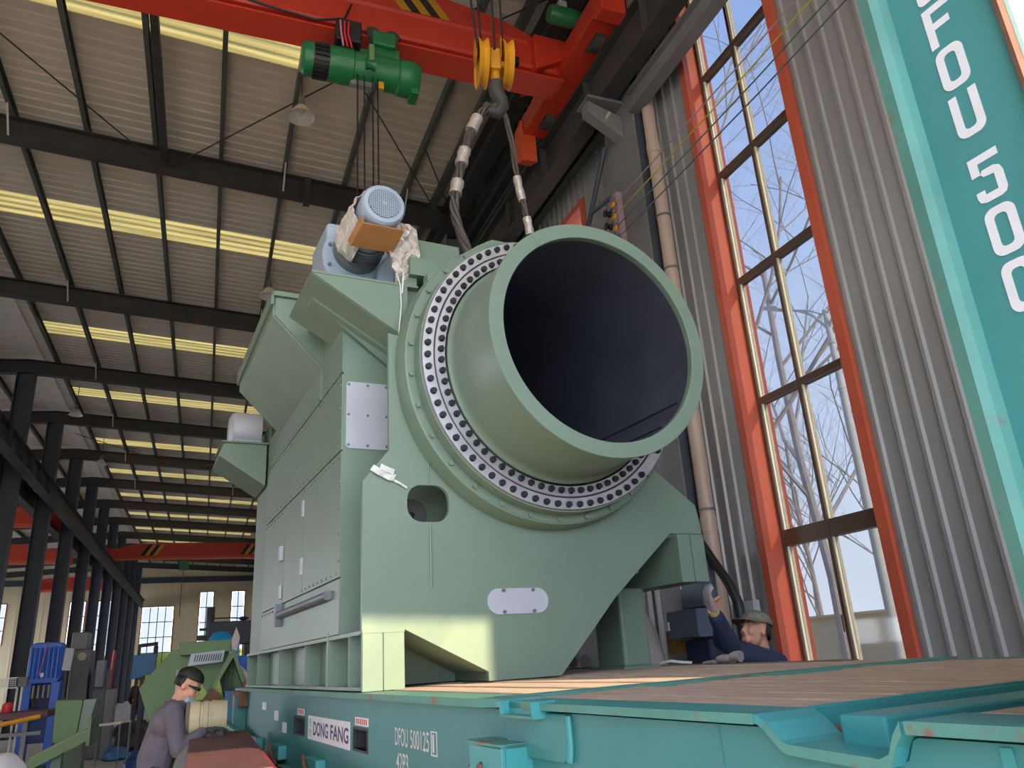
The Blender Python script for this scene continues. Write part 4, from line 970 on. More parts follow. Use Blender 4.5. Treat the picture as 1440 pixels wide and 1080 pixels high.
# deck planks, laid lengthwise between cross-members
secs = [(-0.85, 0.925), (1.285, 2.50), (2.62, 4.55), (4.57, 6.6), (6.62, 8.3)]
XP0, XP1, NP = XE + 0.17, 3.47, 15
pw = (XP1 - XP0) / NP
for si, (a, b) in enumerate(secs):
    for k in range(NP):
        x = XP0 + k * pw; dz = random.uniform(-0.004, 0.004) + (0.008 if si >= 2 else 0.0)
        y0 = a + random.uniform(0, 0.015); y1 = b - random.uniform(0, 0.015)
        MB().box(x + 0.004, x + pw - 0.004, y0, y1, 1.425, ZD + dz).build('plank', 'deck_wood', rack)
MB().box(XP0, XP1, -0.85, 8.3, 1.40, 1.424).build('deck_pan', 'rust_brown', rack)
for y in (2.51, 2.60): MB().box(XE + 0.05, 3.55, y - 0.012, y + 0.012, 1.40, ZD + 0.010).build('cross_member', 'rack_edge', rack)
for y in (1.281,): MB().box(XE + 0.16, 3.55, y - 0.004, y + 0.008, 1.40, ZD + 0.002).build('cross_member', 'rack_teal_bright', rack)
MB().box(3.47, 3.59, -0.9, 8.9, 0.95, 1.462).build('far_side_beam', 'rack_edge', rack)
MB().box(3.36, 3.47, 3.0, 8.2, 1.463, 1.476).build('loose_timber', 'timber_dark', rack)
MB().box(XE + 0.05, 3.5, 8.75, 8.9, 0.95, 1.44).build('end_beam', 'rack_teal', rack)
# bottom flange, lashing brackets, hooks
MB().box(XE - 0.02, XE + 0.15, -0.9, 8.9, 0.94, 0.965).build('bottom_flange', 'rack_edge', rack)
def lug(y0, y1, z0, z1, x0, m='rack_teal_bright'):
    return MB().prism([(y0, z0), (y1, z0), (y1, z1 - 0.02), (y1 - 0.03, z1), (y0 + 0.02, z1), (y0, z1 - 0.02)], 'x', x0, XE + 0.035).build('lug', m, rack, bevel=0.005)
lg = MB().holed([(2.31, 1.02), (2.56, 1.02), (2.56, 1.338), (2.31, 1.345)], [circle2(2.47, 1.272, 0.018, 14)], 'x', XE - 0.075, XE - 0.06).build('lug', 'rack_teal_bright', rack, bevel=0.004)
MB().box(XE - 0.06, XE + 0.035, 2.31, 2.325, 1.02, 1.345).build('lug_cheek', 'rack_teal_bright', lg)
MB().box(XE - 0.075, XE + 0.035, 2.31, 2.60, 1.335, 1.347).build('lug_top', 'rack_edge', lg)
MB().cyl((XE - 0.085, 2.47, 1.272), (XE - 0.03, 2.47, 1.272), 0.014, 12).build('pin', 'rust_brown', lg, True)
MB().tube([(XE - 0.05, 2.62, 1.272), (XE - 0.02, 2.60, 1.262), (XE + 0.01, 2.55, 1.255)], 0.012, 8).build('bolt', 'rust_brown', lg, True)
# U bracket below the deck joint
ub = MB().box(XE - 0.03, XE + 0.05, 2.18, 2.40, 1.42, 1.428).build('u_bracket', 'rack_edge', rack)
MB().box(XE + 0.0, XE + 0.03, 2.18, 2.40, 1.42, 1.465).build('bracket_back', 'rack_teal_bright', ub)
MB().box(XE - 0.03, XE + 0.05, 2.392, 2.402, 1.42, 1.468).build('bracket_cheek', 'rack_teal_bright', ub)
MB().box(XE - 0.03, XE + 0.05, 2.175, 2.185, 1.42, 1.468).build('bracket_cheek', 'rack_teal_bright', ub)
MB().prism([(2.06, 1.435), (2.45, 1.435), (2.45, 1.305), (2.09, 1.305), (2.065, 1.315), (2.055, 1.34)], 'x', XE + 0.012, XE + 0.03).build('doubler_plate', 'rack_teal', rack, bevel=0.006)
MB().tube([(XE + 0.022, 2.055, 1.43), (XE + 0.02, 2.05, 1.35), (XE + 0.02, 2.06, 1.31)], 0.010, 8).build('drain_bead', 'rack_teal_bright', rack, True)
MB().box(XE + 0.027, XE + 0.032, 0.78, 0.80, 0.97, 1.43).build('weld_seam', 'rack_teal_bright', rack)
MB().box(XE + 0.027, XE + 0.031, 1.42, 1.428, 0.97, 1.43).build('weld_seam', 'rack_teal', rack)
for y in (5.0, 6.2, 7.2):
    b_ = MB().box(XE - 0.03, XE + 0.03, y, y + 0.32, 1.0, 1.09).build('lashing_bracket', 'rack_teal_bright', rack, bevel=0.005)
    MB().tube([(XE - 0.03, y + 0.35, 1.09), (XE - 0.05, y + 0.2, 1.04), (XE - 0.04, y + 0.05, 0.98)], 0.012, 8).build('hook', 'rust_brown', b_, True)
MB().box(XE - 0.05, XE + 0.1, 8.2, 8.8, 1.3, 1.44).build('end_casting', 'rust_brown', rack, bevel=0.01)
MB().cyl((XE - 0.04, 7.7, 1.07), (XE - 0.12, 8.7, 1.15), 0.035, 12).build('scupper_pipe', 'rack_teal', rack, True)
MB().box(XE - 0.08, XE + 0.05, 8.3, 8.42, 0.95, 1.4).build('end_post', 'rack_teal', rack)
# corner post at the near end
post = MB().box(XE + 0.018, XE + 0.2, 0.475, 0.66, 0.95, 4.2).build('corner_post', 'rack_teal', rack, bevel=0.006)
MB().prism([(XE + 0.02, 0.648), (XE - 0.004, 0.652), (XE - 0.012, 0.665), (XE - 0.004, 0.690), (XE + 0.03, 0.694), (XE + 0.2, 0.694), (XE + 0.2, 0.65)], 'z', 0.95, 4.2).build('post_flange', 'rack_edge', post)
MB().prism([(XE + 0.019, 0.489), (XE + 0.006, 0.485), (XE + 0.003, 0.477), (XE + 0.012, 0.472), (XE + 0.02, 0.474)], 'z', 0.95, 4.2).build('post_flange', 'rust_brown', post)
MB().box(XE + 0.013, XE + 0.2, 0.466, 0.4745, 0.95, 4.2).build('post_face', 'rack_teal_sunlit', post)  # sun on this side of the post is painted in as a paler colour
MB().box(XE + 0.205, 3.5, 0.40, 0.46, 1.47, 2.52).build('deck_shade_panel', 'rack_teal', rack)  # unseen panel added to keep the sun off the near deck
# ---- lettering
def on_side(x): return lambda u, v: (x, -u, v)
def letters(body, y0, y1, z0, z1, x, m, nm, parent, bold=0.0):
    return text_mb(body, -y0, z0, -y1, z1, on_side(x), bold).build(nm, m, parent)
XT = XE + 0.0285
for body, y0, y1 in (('DFOU', 3.665, 3.487), ('500125', 3.455, 3.222)):
    letters(body, y0, y1, 1.253, 1.328, XT, 'letter_white', 'lettering', rack, 0.004)
letters('1', 3.182, 3.162, 1.256, 1.322, XT, 'letter_white', 'lettering', rack, 0.012)
MB().holed([(3.132, 1.243), (3.20, 1.243), (3.20, 1.334), (3.132, 1.334)], [[(3.137, 1.248), (3.195, 1.248), (3.195, 1.329), (3.137, 1.329)]], 'x', XT, XT + 0.0015).build('number_box', 'letter_white', rack)
letters('42P3', 3.65, 3.487, 1.15, 1.226, XT, 'letter_white', 'lettering', rack, 0.004)
sg = MB().box(XT - 0.001, XT + 0.0015, 4.455, 5.50, 1.177, 1.317).build('name_plate', 'white_paint', rack)
letters('DONG', 5.34, 4.945, 1.205, 1.287, XT - 0.002, 'letter_navy', 'lettering', sg, 0.022)
letters('FANG', 4.885, 4.475, 1.205, 1.287, XT - 0.002, 'letter_navy', 'lettering', sg, 0.022)
letters('\u4e1c', 5.465, 5.39, 1.255, 1.302, XT - 0.002, 'steel_grey', 'lettering', sg)
letters('\u65b9', 5.465, 5.39, 1.192, 1.24, XT - 0.002, 'steel_grey', 'lettering', sg)
for y0, y1, z0, z1 in ((4.35, 4.10, 1.308, 1.347), (5.85, 5.63, 1.31, 1.35), (7.35, 7.15, 1.30, 1.36), (6.75, 6.58, 1.24, 1.31), (6.4, 6.24, 1.17, 1.24)):
    MB().box(XT, XT + 0.0015, y1, y0, z0, z1).build('sticker', 'white_paint', rack)
st = [o for o in bpy.data.objects if o.name.startswith('sticker')]
for y0, y1, z0, z1 in ((4.335, 4.115, 1.314, 1.341), (5.835, 5.645, 1.316, 1.344)):
    w = (y0 - y1) / 6
    for k in range(6):
        MB().box(XT - 0.0012, XT, y0 - w * (k + 0.8), y0 - w * (k + 0.2), z0, z1).build('sticker_print', 'letter_red', st[0] if y0 < 5 else st[1])
# numbers running down the post, one character under the other
tops = [('D', 2.706), ('F', 2.612), ('O', 2.520), ('U', 2.424), ('5', 2.302), ('0', 2.207), ('0', 2.112), ('1', 2.017), ('2', 1.922), ('5', 1.827)]
def glyph(ch, y0, y1, z0, z1, x, w=0.0138):
    """squarish stencil letters; y0 is the left edge as read"""
    fl_ = lambda pts: [(-u, v) for u, v in pts]
    a, b = -y0, -y1; r = 0.016; zm = (z0 + z1) / 2
    g_ = MB()
    def plate(o, h=()): g_.holed([(-p[0], p[1]) for p in o], [[(-p[0], p[1]) for p in q] for q in h], 'x', x, x + 0.001)
    if ch in 'O0': plate(rrect(a, b, z0, z1, r, 5), [rrect(a + w, b - w, z0 + w, z1 - w, r - w * 0.6, 5)])
    elif ch == 'D': plate(rrect(a, b, z0, z1, 0.010, 5), [rrect(a + w, b - w, z0 + w, z1 - w, 0.004, 5)])
    elif ch == 'F': plate([(a, z0), (a + w, z0), (a + w, zm - w / 2), (b - 0.006, zm - w / 2), (b - 0.006, zm + w / 2), (a + w, zm + w / 2), (a + w, z1 - w), (b, z1 - w), (b, z1), (a, z1)])
    elif ch == 'U':
        n_ = 6; out = [(a, z1), (a, z0 + r)] + [(a + r - r * math.cos(t_), z0 + r - r * math.sin(t_)) for t_ in [PI / 2 * q / n_ for q in range(1, n_ + 1)]] + [(b - r + r * math.sin(t_), z0 + r - r * math.cos(t_)) for t_ in [PI / 2 * q / n_ for q in range(0, n_ + 1)]] + [(b, z1), (b - w, z1)]
        q2 = r - w * 0.6
        inn = [(b - w, z0 + w + q2)] + [(b - w - q2 + q2 * math.cos(t_), z0 + w + q2 - q2 * math.sin(t_)) for t_ in [PI / 2 * q / n_ for q in range(1, n_ + 1)]] + [(a + w + q2 - q2 * math.sin(t_), z0 + w + q2 - q2 * math.cos(t_)) for t_ in [PI / 2 * q / n_ for q in range(0, n_ + 1)]] + [(a + w, z1)]
        plate(out + inn)
    elif ch == '5':
        zt = z0 + 0.62 * (z1 - z0)
        plate([(a, z1), (a, zt - 0.002), (a + w, zt - 0.002), (a + w + 0.004, zt + 0.004), (b - 0.012, zt + 0.004), (b - 0.003, zt - 0.001), (b, zt - 0.011), (b, z0 + 0.011), (b - 0.004, z0 + 0.003), (b - 0.012, z0), (a + 0.012, z0), (a + 0.003, z0 + 0.004), (a, z0 + 0.012), (a, z0 + 0.022), (a + w, z0 + 0.022), (a + w, z0 + w), (b - w, z0 + w), (b - w, zt - w + 0.004), (a + w + 0.004, zt - w + 0.006), (a + w, zt - w + 0.010 + 0.002), (a + w, z1 - w), (b, z1 - w), (b, z1)])
    return g_
for ch_, zc in tops:
    if ch_ in 'DFOU50': glyph(ch_, 0.598, 0.550, zc - 0.075, zc + 0.008, XE + 0.0165).build('lettering', 'letter_white', post)
    else: letters(ch_, 0.598 if ch_ != '1' else 0.58, 0.545 if ch_ != '1' else 0.56, zc - 0.075, zc + 0.008, XE + 0.0165, 'letter_white', 'lettering', post, 0.0)
# ================================================================== things on the right wall
t = thing('drain_pipe', 'long beige downpipe running up the right wall beside the column', 'pipe', (4.76, 6.62, 0))
MB().cyl((4.76, 6.62, 0), (4.76, 6.62, 9.9), 0.08, 24).build('pipe', 'pipe_pvc', t, True)
for z in (2.75, 7.35): MB().cyl((4.76, 6.62, z - 0.07), (4.76, 6.62, z + 0.07), 0.088, 24).build('coupling', 'pipe_pvc', t, True)
for z in (2.9, 5.7, 6.4, 8.2):
    MB().lathe((4.76, 6.62), 'z', [(0.081, z - 0.012), (0.09, z - 0.012), (0.09, z + 0.012), (0.081, z + 0.012)], 20, True).build('clip', 'steel_grey', t)
    MB().box(4.76, 4.87, 6.7, 6.73, z - 0.012, z + 0.012).build('clip_strap', 'steel_grey', t)
tag(MB().tube(smooth_path([(4.55, 6.55, 2.6), (4.55, 6.35, 2.35), (4.55, 6.12, 2.05), (4.55, 6.05, 1.7), (4.55, 6.1, 0.4)]), 0.045, 10).build('power_cable', 'cable_black', smooth=True, origin=(4.55, 6.2, 0.4)), 'thick black cable curving down behind the raised beam of the machine', 'cable')
INS = []
t = thing('wire_insulator_rack', 'upright rack of small dark insulators on the broad column', 'insulator', (4.5, 7.3, 6.2))
MB().box(4.52, 4.60, 7.22, 7.30, 6.1, 7.1).build('bar', 'wire_pink', t)
for i in range(5):
    z = 6.95 - 0.19 * i
    MB().lathe((7.52, z), 'x', [(0, 4.50), (0.05, 4.50), (0.03, 4.54), (0.05, 4.58), (0, 4.58)], 14).build('insulator', 'hoist_black', t, True)
    MB().tube([(4.54, 7.26, z), (4.54, 7.52, z)], 0.012, 6).build('pin', 'rust_brown', t)
for i in range(10):
    z = 7.0 - 0.085 * i
    MB().lathe((7.26, z), 'x', [(0.03, 4.46), (0.042, 4.48), (0.03, 4.50)], 10, True).build('chain_link', 'hook_yellow' if i % 2 else 'steel_grey', t, True)
for i, (m, nm) in enumerate((('wire_pink', 'pinkish'), ('wire_yellow', 'yellow'), ('wire_green', 'green'), ('wire_blue', 'bluish'))):
    z = 6.92 - 0.16 * i
    tag(MB().tube([(4.5, 7.26, z), (4.5, 4.5, z - 0.03), (4.5, 1.0, z + 0.02), (4.5, -9, z)], 0.008, 6).build('bare_wire', m, origin=(4.5, 7.26, z)), 'thin %s wire strung across the tall window' % nm, 'wire', 'wires across the window')
def cabinet(x0, x1, y0, y1, z0, z1, m, label):
    t = thing('switch_cabinet', label, 'switch box', ((x0 + x1) / 2, (y0 + y1) / 2, z0))
    MB().box(x0 + 0.012, x1, y0, y1, z0, z1).build('body', m, t, bevel=0.006)
    d = MB().box(x0, x0 + 0.012, y0 + 0.008, y1 - 0.008, z0 + 0.008, z1 - 0.008).build('door', m, t, bevel=0.003)
    MB().cyl((x0 - 0.012, y1 - 0.05, (z0 + z1) / 2 - 0.05), (x0 - 0.012, y1 - 0.05, (z0 + z1) / 2 + 0.03), 0.010, 8).build('handle', 'box_white', d, True)
cabinet(4.42, 4.59, 6.40, 6.80, 1.93, 2.42, 'box_bluegrey', 'tall blue-grey switch cabinet just under the raised beam')
cabinet(4.30, 4.56, 6.38, 6.92, 1.66, 1.92, 'box_bluegrey', 'wide blue-grey switch box beside the worker with its handle')
cabinet(4.44, 4.59, 6.45, 6.86, 1.2, 1.64, 'jacket_navy', 'dark blue lower switch box behind the worker')
cabinet(4.80, 4.87, 6.16, 6.38, 1.70, 1.96, 'box_white', 'pale grey wall box behind the worker and left of the window')
tag(MB().box(4.84, 4.87, 6.40, 6.5, 1.66, 1.98).build('fuse_board', 'machine_green_dark', origin=(4.85, 6.45, 1.66), bevel=0.005), 'small dark green fuse board behind the worker', 'switch box')
tag(MB().box(4.45, 4.5, 6.93, 7.2, 1.52, 1.74).build('wooden_board', 'wood_yellow', origin=(4.47, 7.05, 1.52), bevel=0.004), 'small yellow weathered board on the column foot', 'board')

# tarpaulin bale behind the machine
def blob(name, c, s3, m, label, cat, seed, amp=0.12, frame='H', origin=None):
    random.seed(seed); bm = bmesh.new(); bmesh.ops.create_icosphere(bm, subdivisions=4, radius=1.0)
    from mathutils import noise
    for v in bm.verts:
        n_ = noise.noise(v.co * 1.7 + Vector((seed, 0, 0))) + 0.5 * noise.noise(v.co * 4.1 + Vector((0, seed, 0)))
        p = Vector((max(-0.8, min(0.8, v.co.x)), max(-0.8, min(0.8, v.co.y)), max(-0.85, min(0.85, v.co.z)))) * (1 + amp * n_)
        v.co = Vector((c[0] + p.x * s3[0], c[1] + p.y * s3[1], max(origin[2] if origin else -9, c[2] + p.z * s3[2])))
    bm.verts.index_update(); mb = MB().raw([v.co[:] for v in bm.verts], [tuple(x.index for x in f.verts) for f in bm.faces]); bm.free()
    return tag(mb.build(name, m, smooth=60, origin=origin or c, frame=frame), label, cat)
blob('tarpaulin_bale', (4.55, 6.9, 1.0), (0.45, 0.62, 1.25), 'tarp_grey', 'pale grey tarpaulin-covered bale seen under the machine', 'bale', 5, 0.1, 'M', (4.55, 6.9, 0.0))
t = thing('folded_rag', 'two rolled grey rags lying at the foot of the bale', 'rag', (3.44, 5.75, 1.478), 'M')
for y, r in ((5.62, 0.05), (5.85, 0.055)):
    MB().tube(smooth_path([(3.40, y, 1.478 + r), (3.43, y + 0.02, 1.478 + r * 1.1), (3.47, y + 0.01, 1.478 + r * 0.95)], 5), r, 14).build('roll', 'tarp_grey', t, True)
t = thing('foil_scrap', 'crumpled silver foil scrap at the deck edge beside the leg', 'scrap', (3.42, 4.45, 1.478), 'M')
crumple([(3.40, 4.62, 1.492), (3.41, 4.52, 1.505), (3.43, 4.42, 1.492), (3.45, 4.34, 1.488)], 0.010, 'scrap', t, 'tape_white', (0.6, 0, 0.8))
t = thing('work_glove', 'grey work glove lying on the deck edge near the worker', 'glove', (3.44, 4.0, 1.476), 'M')
MB().sphere((3.44, 3.99, 1.502), 0.1, 18, 10, (0.36, 0.85, 0.27)).build('palm', 'glove_grey', t, 60)
MB().tube(smooth_path([(3.44, 3.93, 1.51), (3.445, 3.89, 1.514), (3.45, 3.86, 1.512)], 4), [0.026, 0.028, 0.03, 0.031, 0.032, 0.032, 0.033, 0.033, 0.034], 12).build('cuff', 'glove_grey', t, True)
for k in range(3): MB().tube([(3.42 + 0.02 * k, 4.08, 1.488), (3.42 + 0.02 * k, 4.15, 1.484), (3.425 + 0.02 * k, 4.19, 1.482)], [0.011, 0.010, 0.007], 8).build('finger', 'glove_grey', t, True)

# ================================================================== people
def person_mesh(prims, mats, voxel, name, origin, parent, smooth_it=4):
    """prims: ('c', p0, p1, r0, r1, mat) tapered limbs or ('e', centre, radii, mat[, rot z]) -> one remeshed skin"""
    mb = MB()
    for q in prims:
        if q[0] == 'c':
            p0, p1 = Vector(q[1]), Vector(q[2]); n_ = 8
            pts = []; rs = []; d = (p1 - p0); L = max(d.length, 1e-6); d = d / L
            for k in range(4): a = PI / 2 * (1 - k / 4); pts.append(p0 - d * q[3] * math.sin(a)); rs.append(max(0.001, q[3] * math.cos(a)))
            for k in range(n_ + 1): pts.append(p0 + d * L * k / n_); rs.append(q[3] + (q[4] - q[3]) * k / n_)
            for k in range(1, 5): a = PI / 2 * k / 4; pts.append(p1 + d * q[4] * math.sin(a)); rs.append(max(0.001, q[4] * math.cos(a)))
            mb.tube(pts, rs, 14)
        else:
            sub = MB().sphere((0, 0, 0), 1.0, 20, 12, q[2]); rz = q[4] if len(q) > 4 else Matrix.Identity(3)
            mb.raw([rz @ Vector(v) + Vector(q[1]) for v in sub.v], sub.f)
    me = mb.mesh(name + '_src', (0, 0, 0)); ob = bpy.data.objects.new('tmp', me); COL.objects.link(ob)
    rm = ob.modifiers.new('r', 'REMESH'); rm.mode = 'VOXEL'; rm.voxel_size = voxel
    sm = ob.modifiers.new('s', 'SMOOTH'); sm.factor = 0.5; sm.iterations = smooth_it
    dg = bpy.context.evaluated_depsgraph_get(); dg.update()
    m2 = bpy.data.meshes.new_from_object(ob.evaluated_get(dg)); bpy.data.objects.remove(ob); bpy.data.meshes.remove(me)
    m2.name = name
    def sd(p, q):
        if q[0] == 'c':
            a, b = Vector(q[1]), Vector(q[2]); ab = b - a; t_ = max(0, min(1, (p - a).dot(ab) / max(1e-9, ab.length_squared)))
            return (p - a - ab * t_).length - (q[3] + (q[4] - q[3]) * t_)
        l = p - Vector(q[1])
        if len(q) > 4: l = q[4].transposed() @ l
        k = Vector((l.x / q[2][0], l.y / q[2][1], l.z / q[2][2])).length
        return (k - 1) * min(q[2])
    for m in mats: m2.materials.append(MATS[m])
    mi = {m: i for i, m in enumerate(mats)}
    idx = []
    for pl in m2.polygons:
        c = pl.center; best = min(prims, key=lambda q: sd(c, q)); idx.append(mi[best[5] if best[0] == 'c' else best[3]])
    m2.polygons.foreach_set('material_index', idx); m2.polygons.foreach_set('use_smooth', [True] * len(m2.polygons))
    m2.transform(Matrix.Translation(-Vector(origin)))
    o = bpy.data.objects.new(name, m2); COL.objects.link(o); o.parent = parent; ORG[o.name] = (origin, 'H')
    return o
def hand(prims, wrist, direc, palm_n, m, size=1.0, curl=0.5, thumb=1):
    """palm and five curled fingers; direc: wrist to knuckles, palm_n: palm normal"""
    d = Vector(direc).normalized(); n_ = Vector(palm_n); n_ = (n_ - d * n_.dot(d)).normalized(); s_ = d.cross(n_)
    w = Vector(wrist)
    for k in (-1, 0, 1): prims.append(('c', w + s_ * 0.018 * k * size, w + d * 0.075 * size + s_ * 0.026 * k * size, 0.021 * size, 0.017 * size, m))
    for k, ln in ((-1.5, 0.062), (-0.5, 0.075), (0.5, 0.08), (1.5, 0.07)):
        b = w + d * 0.085 * size + s_ * 0.0195 * k * size
        p = b; dd = d.copy(); ang = 0
        for j in range(3):
            ang += curl * (0.6 if j == 0 else 1.0)
            dd = (d * math.cos(ang) + n_ * math.sin(ang)).normalized()
            e_ = p + dd * ln * size * (0.45 if j == 0 else 0.3)
            prims.append(('c', p, e_, 0.0105 * size - 0.0008 * j, 0.0097 * size - 0.0008 * j, m)); p = e_
    b = w + d * 0.03 * size + s_ * 0.03 * thumb * size
    k1 = b + (d * 0.6 + s_ * 0.7 * thumb + n_ * 0.45).normalized() * 0.038 * size
    k2 = k1 + (d * 0.8 + s_ * 0.1 * thumb + n_ * 0.6).normalized() * 0.032 * size
    prims.append(('c', b, k1, 0.0135 * size, 0.0115 * size, m)); prims.append(('c', k1, k2, 0.0115 * size, 0.009 * size, m))
def head_prims(prims, c, face, upv, m='skin', size=1.0):
    f = Vector(face).normalized(); u = Vector(upv); u = (u - f * u.dot(f)).normalized(); s_ = f.cross(u)
    R3 = Matrix((f, s_, u)).transposed()
    P = lambda a, b, z: Vector(c) + (f * a + s_ * b + u * z) * size
    prims.append(('e', P(-0.008, 0, 0.03), (0.098 * size, 0.077 * size, 0.098 * size), m, R3))
    prims.append(('e', P(0.018, 0, -0.035), (0.074 * size, 0.062 * size, 0.085 * size), m, R3))
    prims.append(('c', P(0.070, -0.018, -0.088), P(0.070, 0.018, -0.088), 0.024 * size, 0.024 * size, m))      # chin
    prims.append(('c', P(0.086, 0, 0.012), P(0.106, 0, -0.030), 0.010 * size, 0.0135 * size, m))               # nose
    for b in (-1, 1):
        prims.append(('e', P(0.099, b * 0.012, -0.034), (0.010 * size, 0.008 * size, 0.008 * size), m, R3))
        prims.append(('c', P(0.084, b * 0.018, 0.024), P(0.072, b * 0.052, 0.022), 0.010 * size, 0.010 * size, m))  # brow
        prims.append(('e', P(0.062, b * 0.040, -0.030), (0.030 * size, 0.024 * size, 0.028 * size), m, R3))        # cheek
        prims.append(('e', P(-0.012, b * 0.078, -0.008), (0.020 * size, 0.010 * size, 0.033 * size), m, R3))       # ear
    prims.append(('c', P(0.090, -0.020, -0.058), P(0.090, 0.020, -0.058), 0.009 * size, 0.009 * size, m))
    prims.append(('c', P(0.087, -0.016, -0.068), P(0.087, 0.016, -0.068), 0.009 * size, 0.009 * size, m))
    return P, R3, f, u, s_
def face_details(P, t, R3, size=1.0):
    for b in (-1, 1):
        e_ = MB(); c = P(0.0770, b * 0.032, 0.006); e_.sphere(c, 0.0092 * size, 12, 8); o = e_.build('eye', 'box_white', t, True)
        c2 = P(0.0835, b * 0.0335, 0.006); MB().sphere(c2, 0.0052 * size, 10, 6).build('pupil', 'hair_black', o, True)
        MB().tube([P(0.090, b * 0.016, 0.030), P(0.086, b * 0.036, 0.035), P(0.074, b * 0.054, 0.030)], [0.003, 0.0045, 0.002], 6).build('eyebrow', 'hair_black', t, True)
    MB().tube([P(0.0975, -0.022, -0.063), P(0.100, 0, -0.0635), P(0.0975, 0.022, -0.063)], [0.001, 0.0025, 0.001], 6).build('mouth', 'steel_red_brown', t, True)

# --- worker at the right, arms raised to the beam
org = (3.78, 4.84, 0.0)
t = thing('person', 'worker in navy jacket and camouflage cap reaching up to the raised beam', 'person', org)
pr = []
J = 'jacket_navy'; TR = 'trousers_dark'
hip = Vector((3.84, 4.90, 0.95)); chest = Vector((3.80, 4.88, 1.32)); neck = Vector((3.745, 4.835, 1.51))
pr += [('c', hip + Vector((0, 0, -0.02)), hip + Vector((-0.01, 0, 0.16)), 0.14, 0.145, J), ('c', hip + Vector((0, 0, 0.12)), chest, 0.148, 0.15, J),
       ('c', chest + Vector((0.01, -0.07, 0.02)), chest + Vector((0.0, 0.08, 0.03)), 0.135, 0.135, J), ('c', chest, neck + Vector((0.02, 0, -0.04)), 0.14, 0.085, J)]
shL = Vector((3.77, 4.70, 1.435)); shR = Vector((3.79, 5.03, 1.485))
elL = Vector((3.43, 4.71, 1.552)); wrL = Vector((3.185, 4.53, 1.815)); elR = Vector((3.50, 4.93, 1.61)); wrR = Vector((3.285, 4.60, 1.80))
pr += [('c', chest + Vector((0, -0.09, 0.1)), shL, 0.10, 0.088, J), ('c', shL, elL, 0.086, 0.072, J), ('c', elL, elL + (wrL - elL) * 0.80, 0.072, 0.054, J),
       ('c', chest + Vector((0, 0.1, 0.1)), shR, 0.10, 0.085, J), ('c', shR, elR, 0.083, 0.060, J), ('c', elR, elR + (wrR - elR) * 0.55, 0.058, 0.050, J)]
pr += [('c', elL + (wrL - elL) * 0.7, wrL, 0.034, 0.028, 'skin'), ('c', elR + (wrR - elR) * 0.5, wrR, 0.036, 0.028, 'skin')]
hand(pr, wrL, (-0.45, -0.25, 0.85), (0.9, -0.1, 0.4), 'glove_grey', 1.12, 0.55, 1)
hand(pr, wrR, (-0.55, -0.45, 0.7), (-0.1, -0.8, -0.2), 'skin', 1.0, 0.45, -1)
for sy in (-1, 1):
    kn = Vector((3.83 - 0.02 * sy, 4.86 + 0.10 * sy, 0.50)); an = Vector((3.87, 4.86 + 0.115 * sy, 0.09))
    pr += [('c', hip + Vector((0, 0.08 * sy, -0.03)), kn, 0.098, 0.068, TR), ('c', kn, an, 0.066, 0.05, TR), ('c', an + Vector((0.03, 0, -0.03)), an + Vector((-0.16, 0, -0.05)), 0.046, 0.036, 'shoe_black')]
hc = Vector((3.705, 4.785, 1.668))
face = (-0.93, -0.02, 0.30)
P, R3, f_, u_, s_ = head_prims(pr, hc, face, (0.25, 0.02, 1))
pr += [('c', neck + Vector((0.02, 0, -0.03)), hc + Vector((0.03, 0.01, -0.05)), 0.062, 0.056, 'skin')]
person_mesh(pr, [J, TR, 'skin', 'glove_grey', 'shoe_black'], 0.0075, 'body', org, t, 3)
face_details(P, t, R3)
# cap with brim, hair at the nape, collar, glove cuff
def dome(P, r, z0, m, nm, parent, squash=1.0, back=-0.008, n=28):
    v = []; f = []
    rows = 8
    for j in range(rows + 1):
        th = PI / 2 * j / rows
        for i in range(n):
            a = 2 * PI * i / n; v.append(P(back + r[0] * math.cos(th) * math.cos(a), r[1] * math.cos(th) * math.sin(a), z0 + r[2] * math.sin(th)))
    for j in range(rows):
        for i in range(n): f.append((j * n + i, j * n + (i + 1) % n, (j + 1) * n + (i + 1) % n, (j + 1) * n + i))
    o = MB().raw(v, f).build(nm, m, parent, True); o.modifiers.new('thick', 'SOLIDIFY').thickness = 0.006; return o
cap = dome(P, (0.120, 0.100, 0.092), 0.050, 'cap_camo', 'cap', t)
v = []; f = []
for i in range(15):
    a = -1.25 + 2.5 * i / 14
    for r, dz in ((0.100, 0.0), (0.178, -0.022)):
        v.append(P(-0.008 + r * 1.08 * math.cos(a), r * 0.86 * math.sin(a), 0.056 + dz))
for i in range(14): f.append((2 * i, 2 * i + 1, 2 * i + 3, 2 * i + 2))
MB().raw(v, f).build('brim', 'cap_camo', cap, True).modifiers.new('thick', 'SOLIDIFY').thickness = 0.005
MB().tube([P(-0.008 + 0.113 * math.cos(a), 0.093 * math.sin(a), 0.058) for a in [2 * PI * k / 24 for k in range(25)]], 0.006, 6).build('cap_band', 'jacket_navy', cap, True)
v = []; f = []
for i in range(13):
    a = PI / 2 + 0.25 + (PI - 0.5) * i / 12
    for z in (0.055, 0.01, -0.045 + 0.02 * abs(6 - i) / 6): v.append(P(-0.008 + 0.104 * math.cos(a), 0.084 * math.sin(a), z))
for i in range(12):
    for k in range(2): f.append((3 * i + k, 3 * i + k + 1, 3 * i + k + 4, 3 * i + k + 3))
MB().raw(v, f).build('hair', 'hair_black', t, True).modifiers.new('thick', 'SOLIDIFY').thickness = 0.008
dl = (wrL - elL).normalized()
MB().tube([wrL - dl * 0.035, wrL - dl * 0.02, wrL + dl * 0.0], [0.038, 0.037, 0.036], 16).build('glove_cuff', 'glove_cuff', t, True)
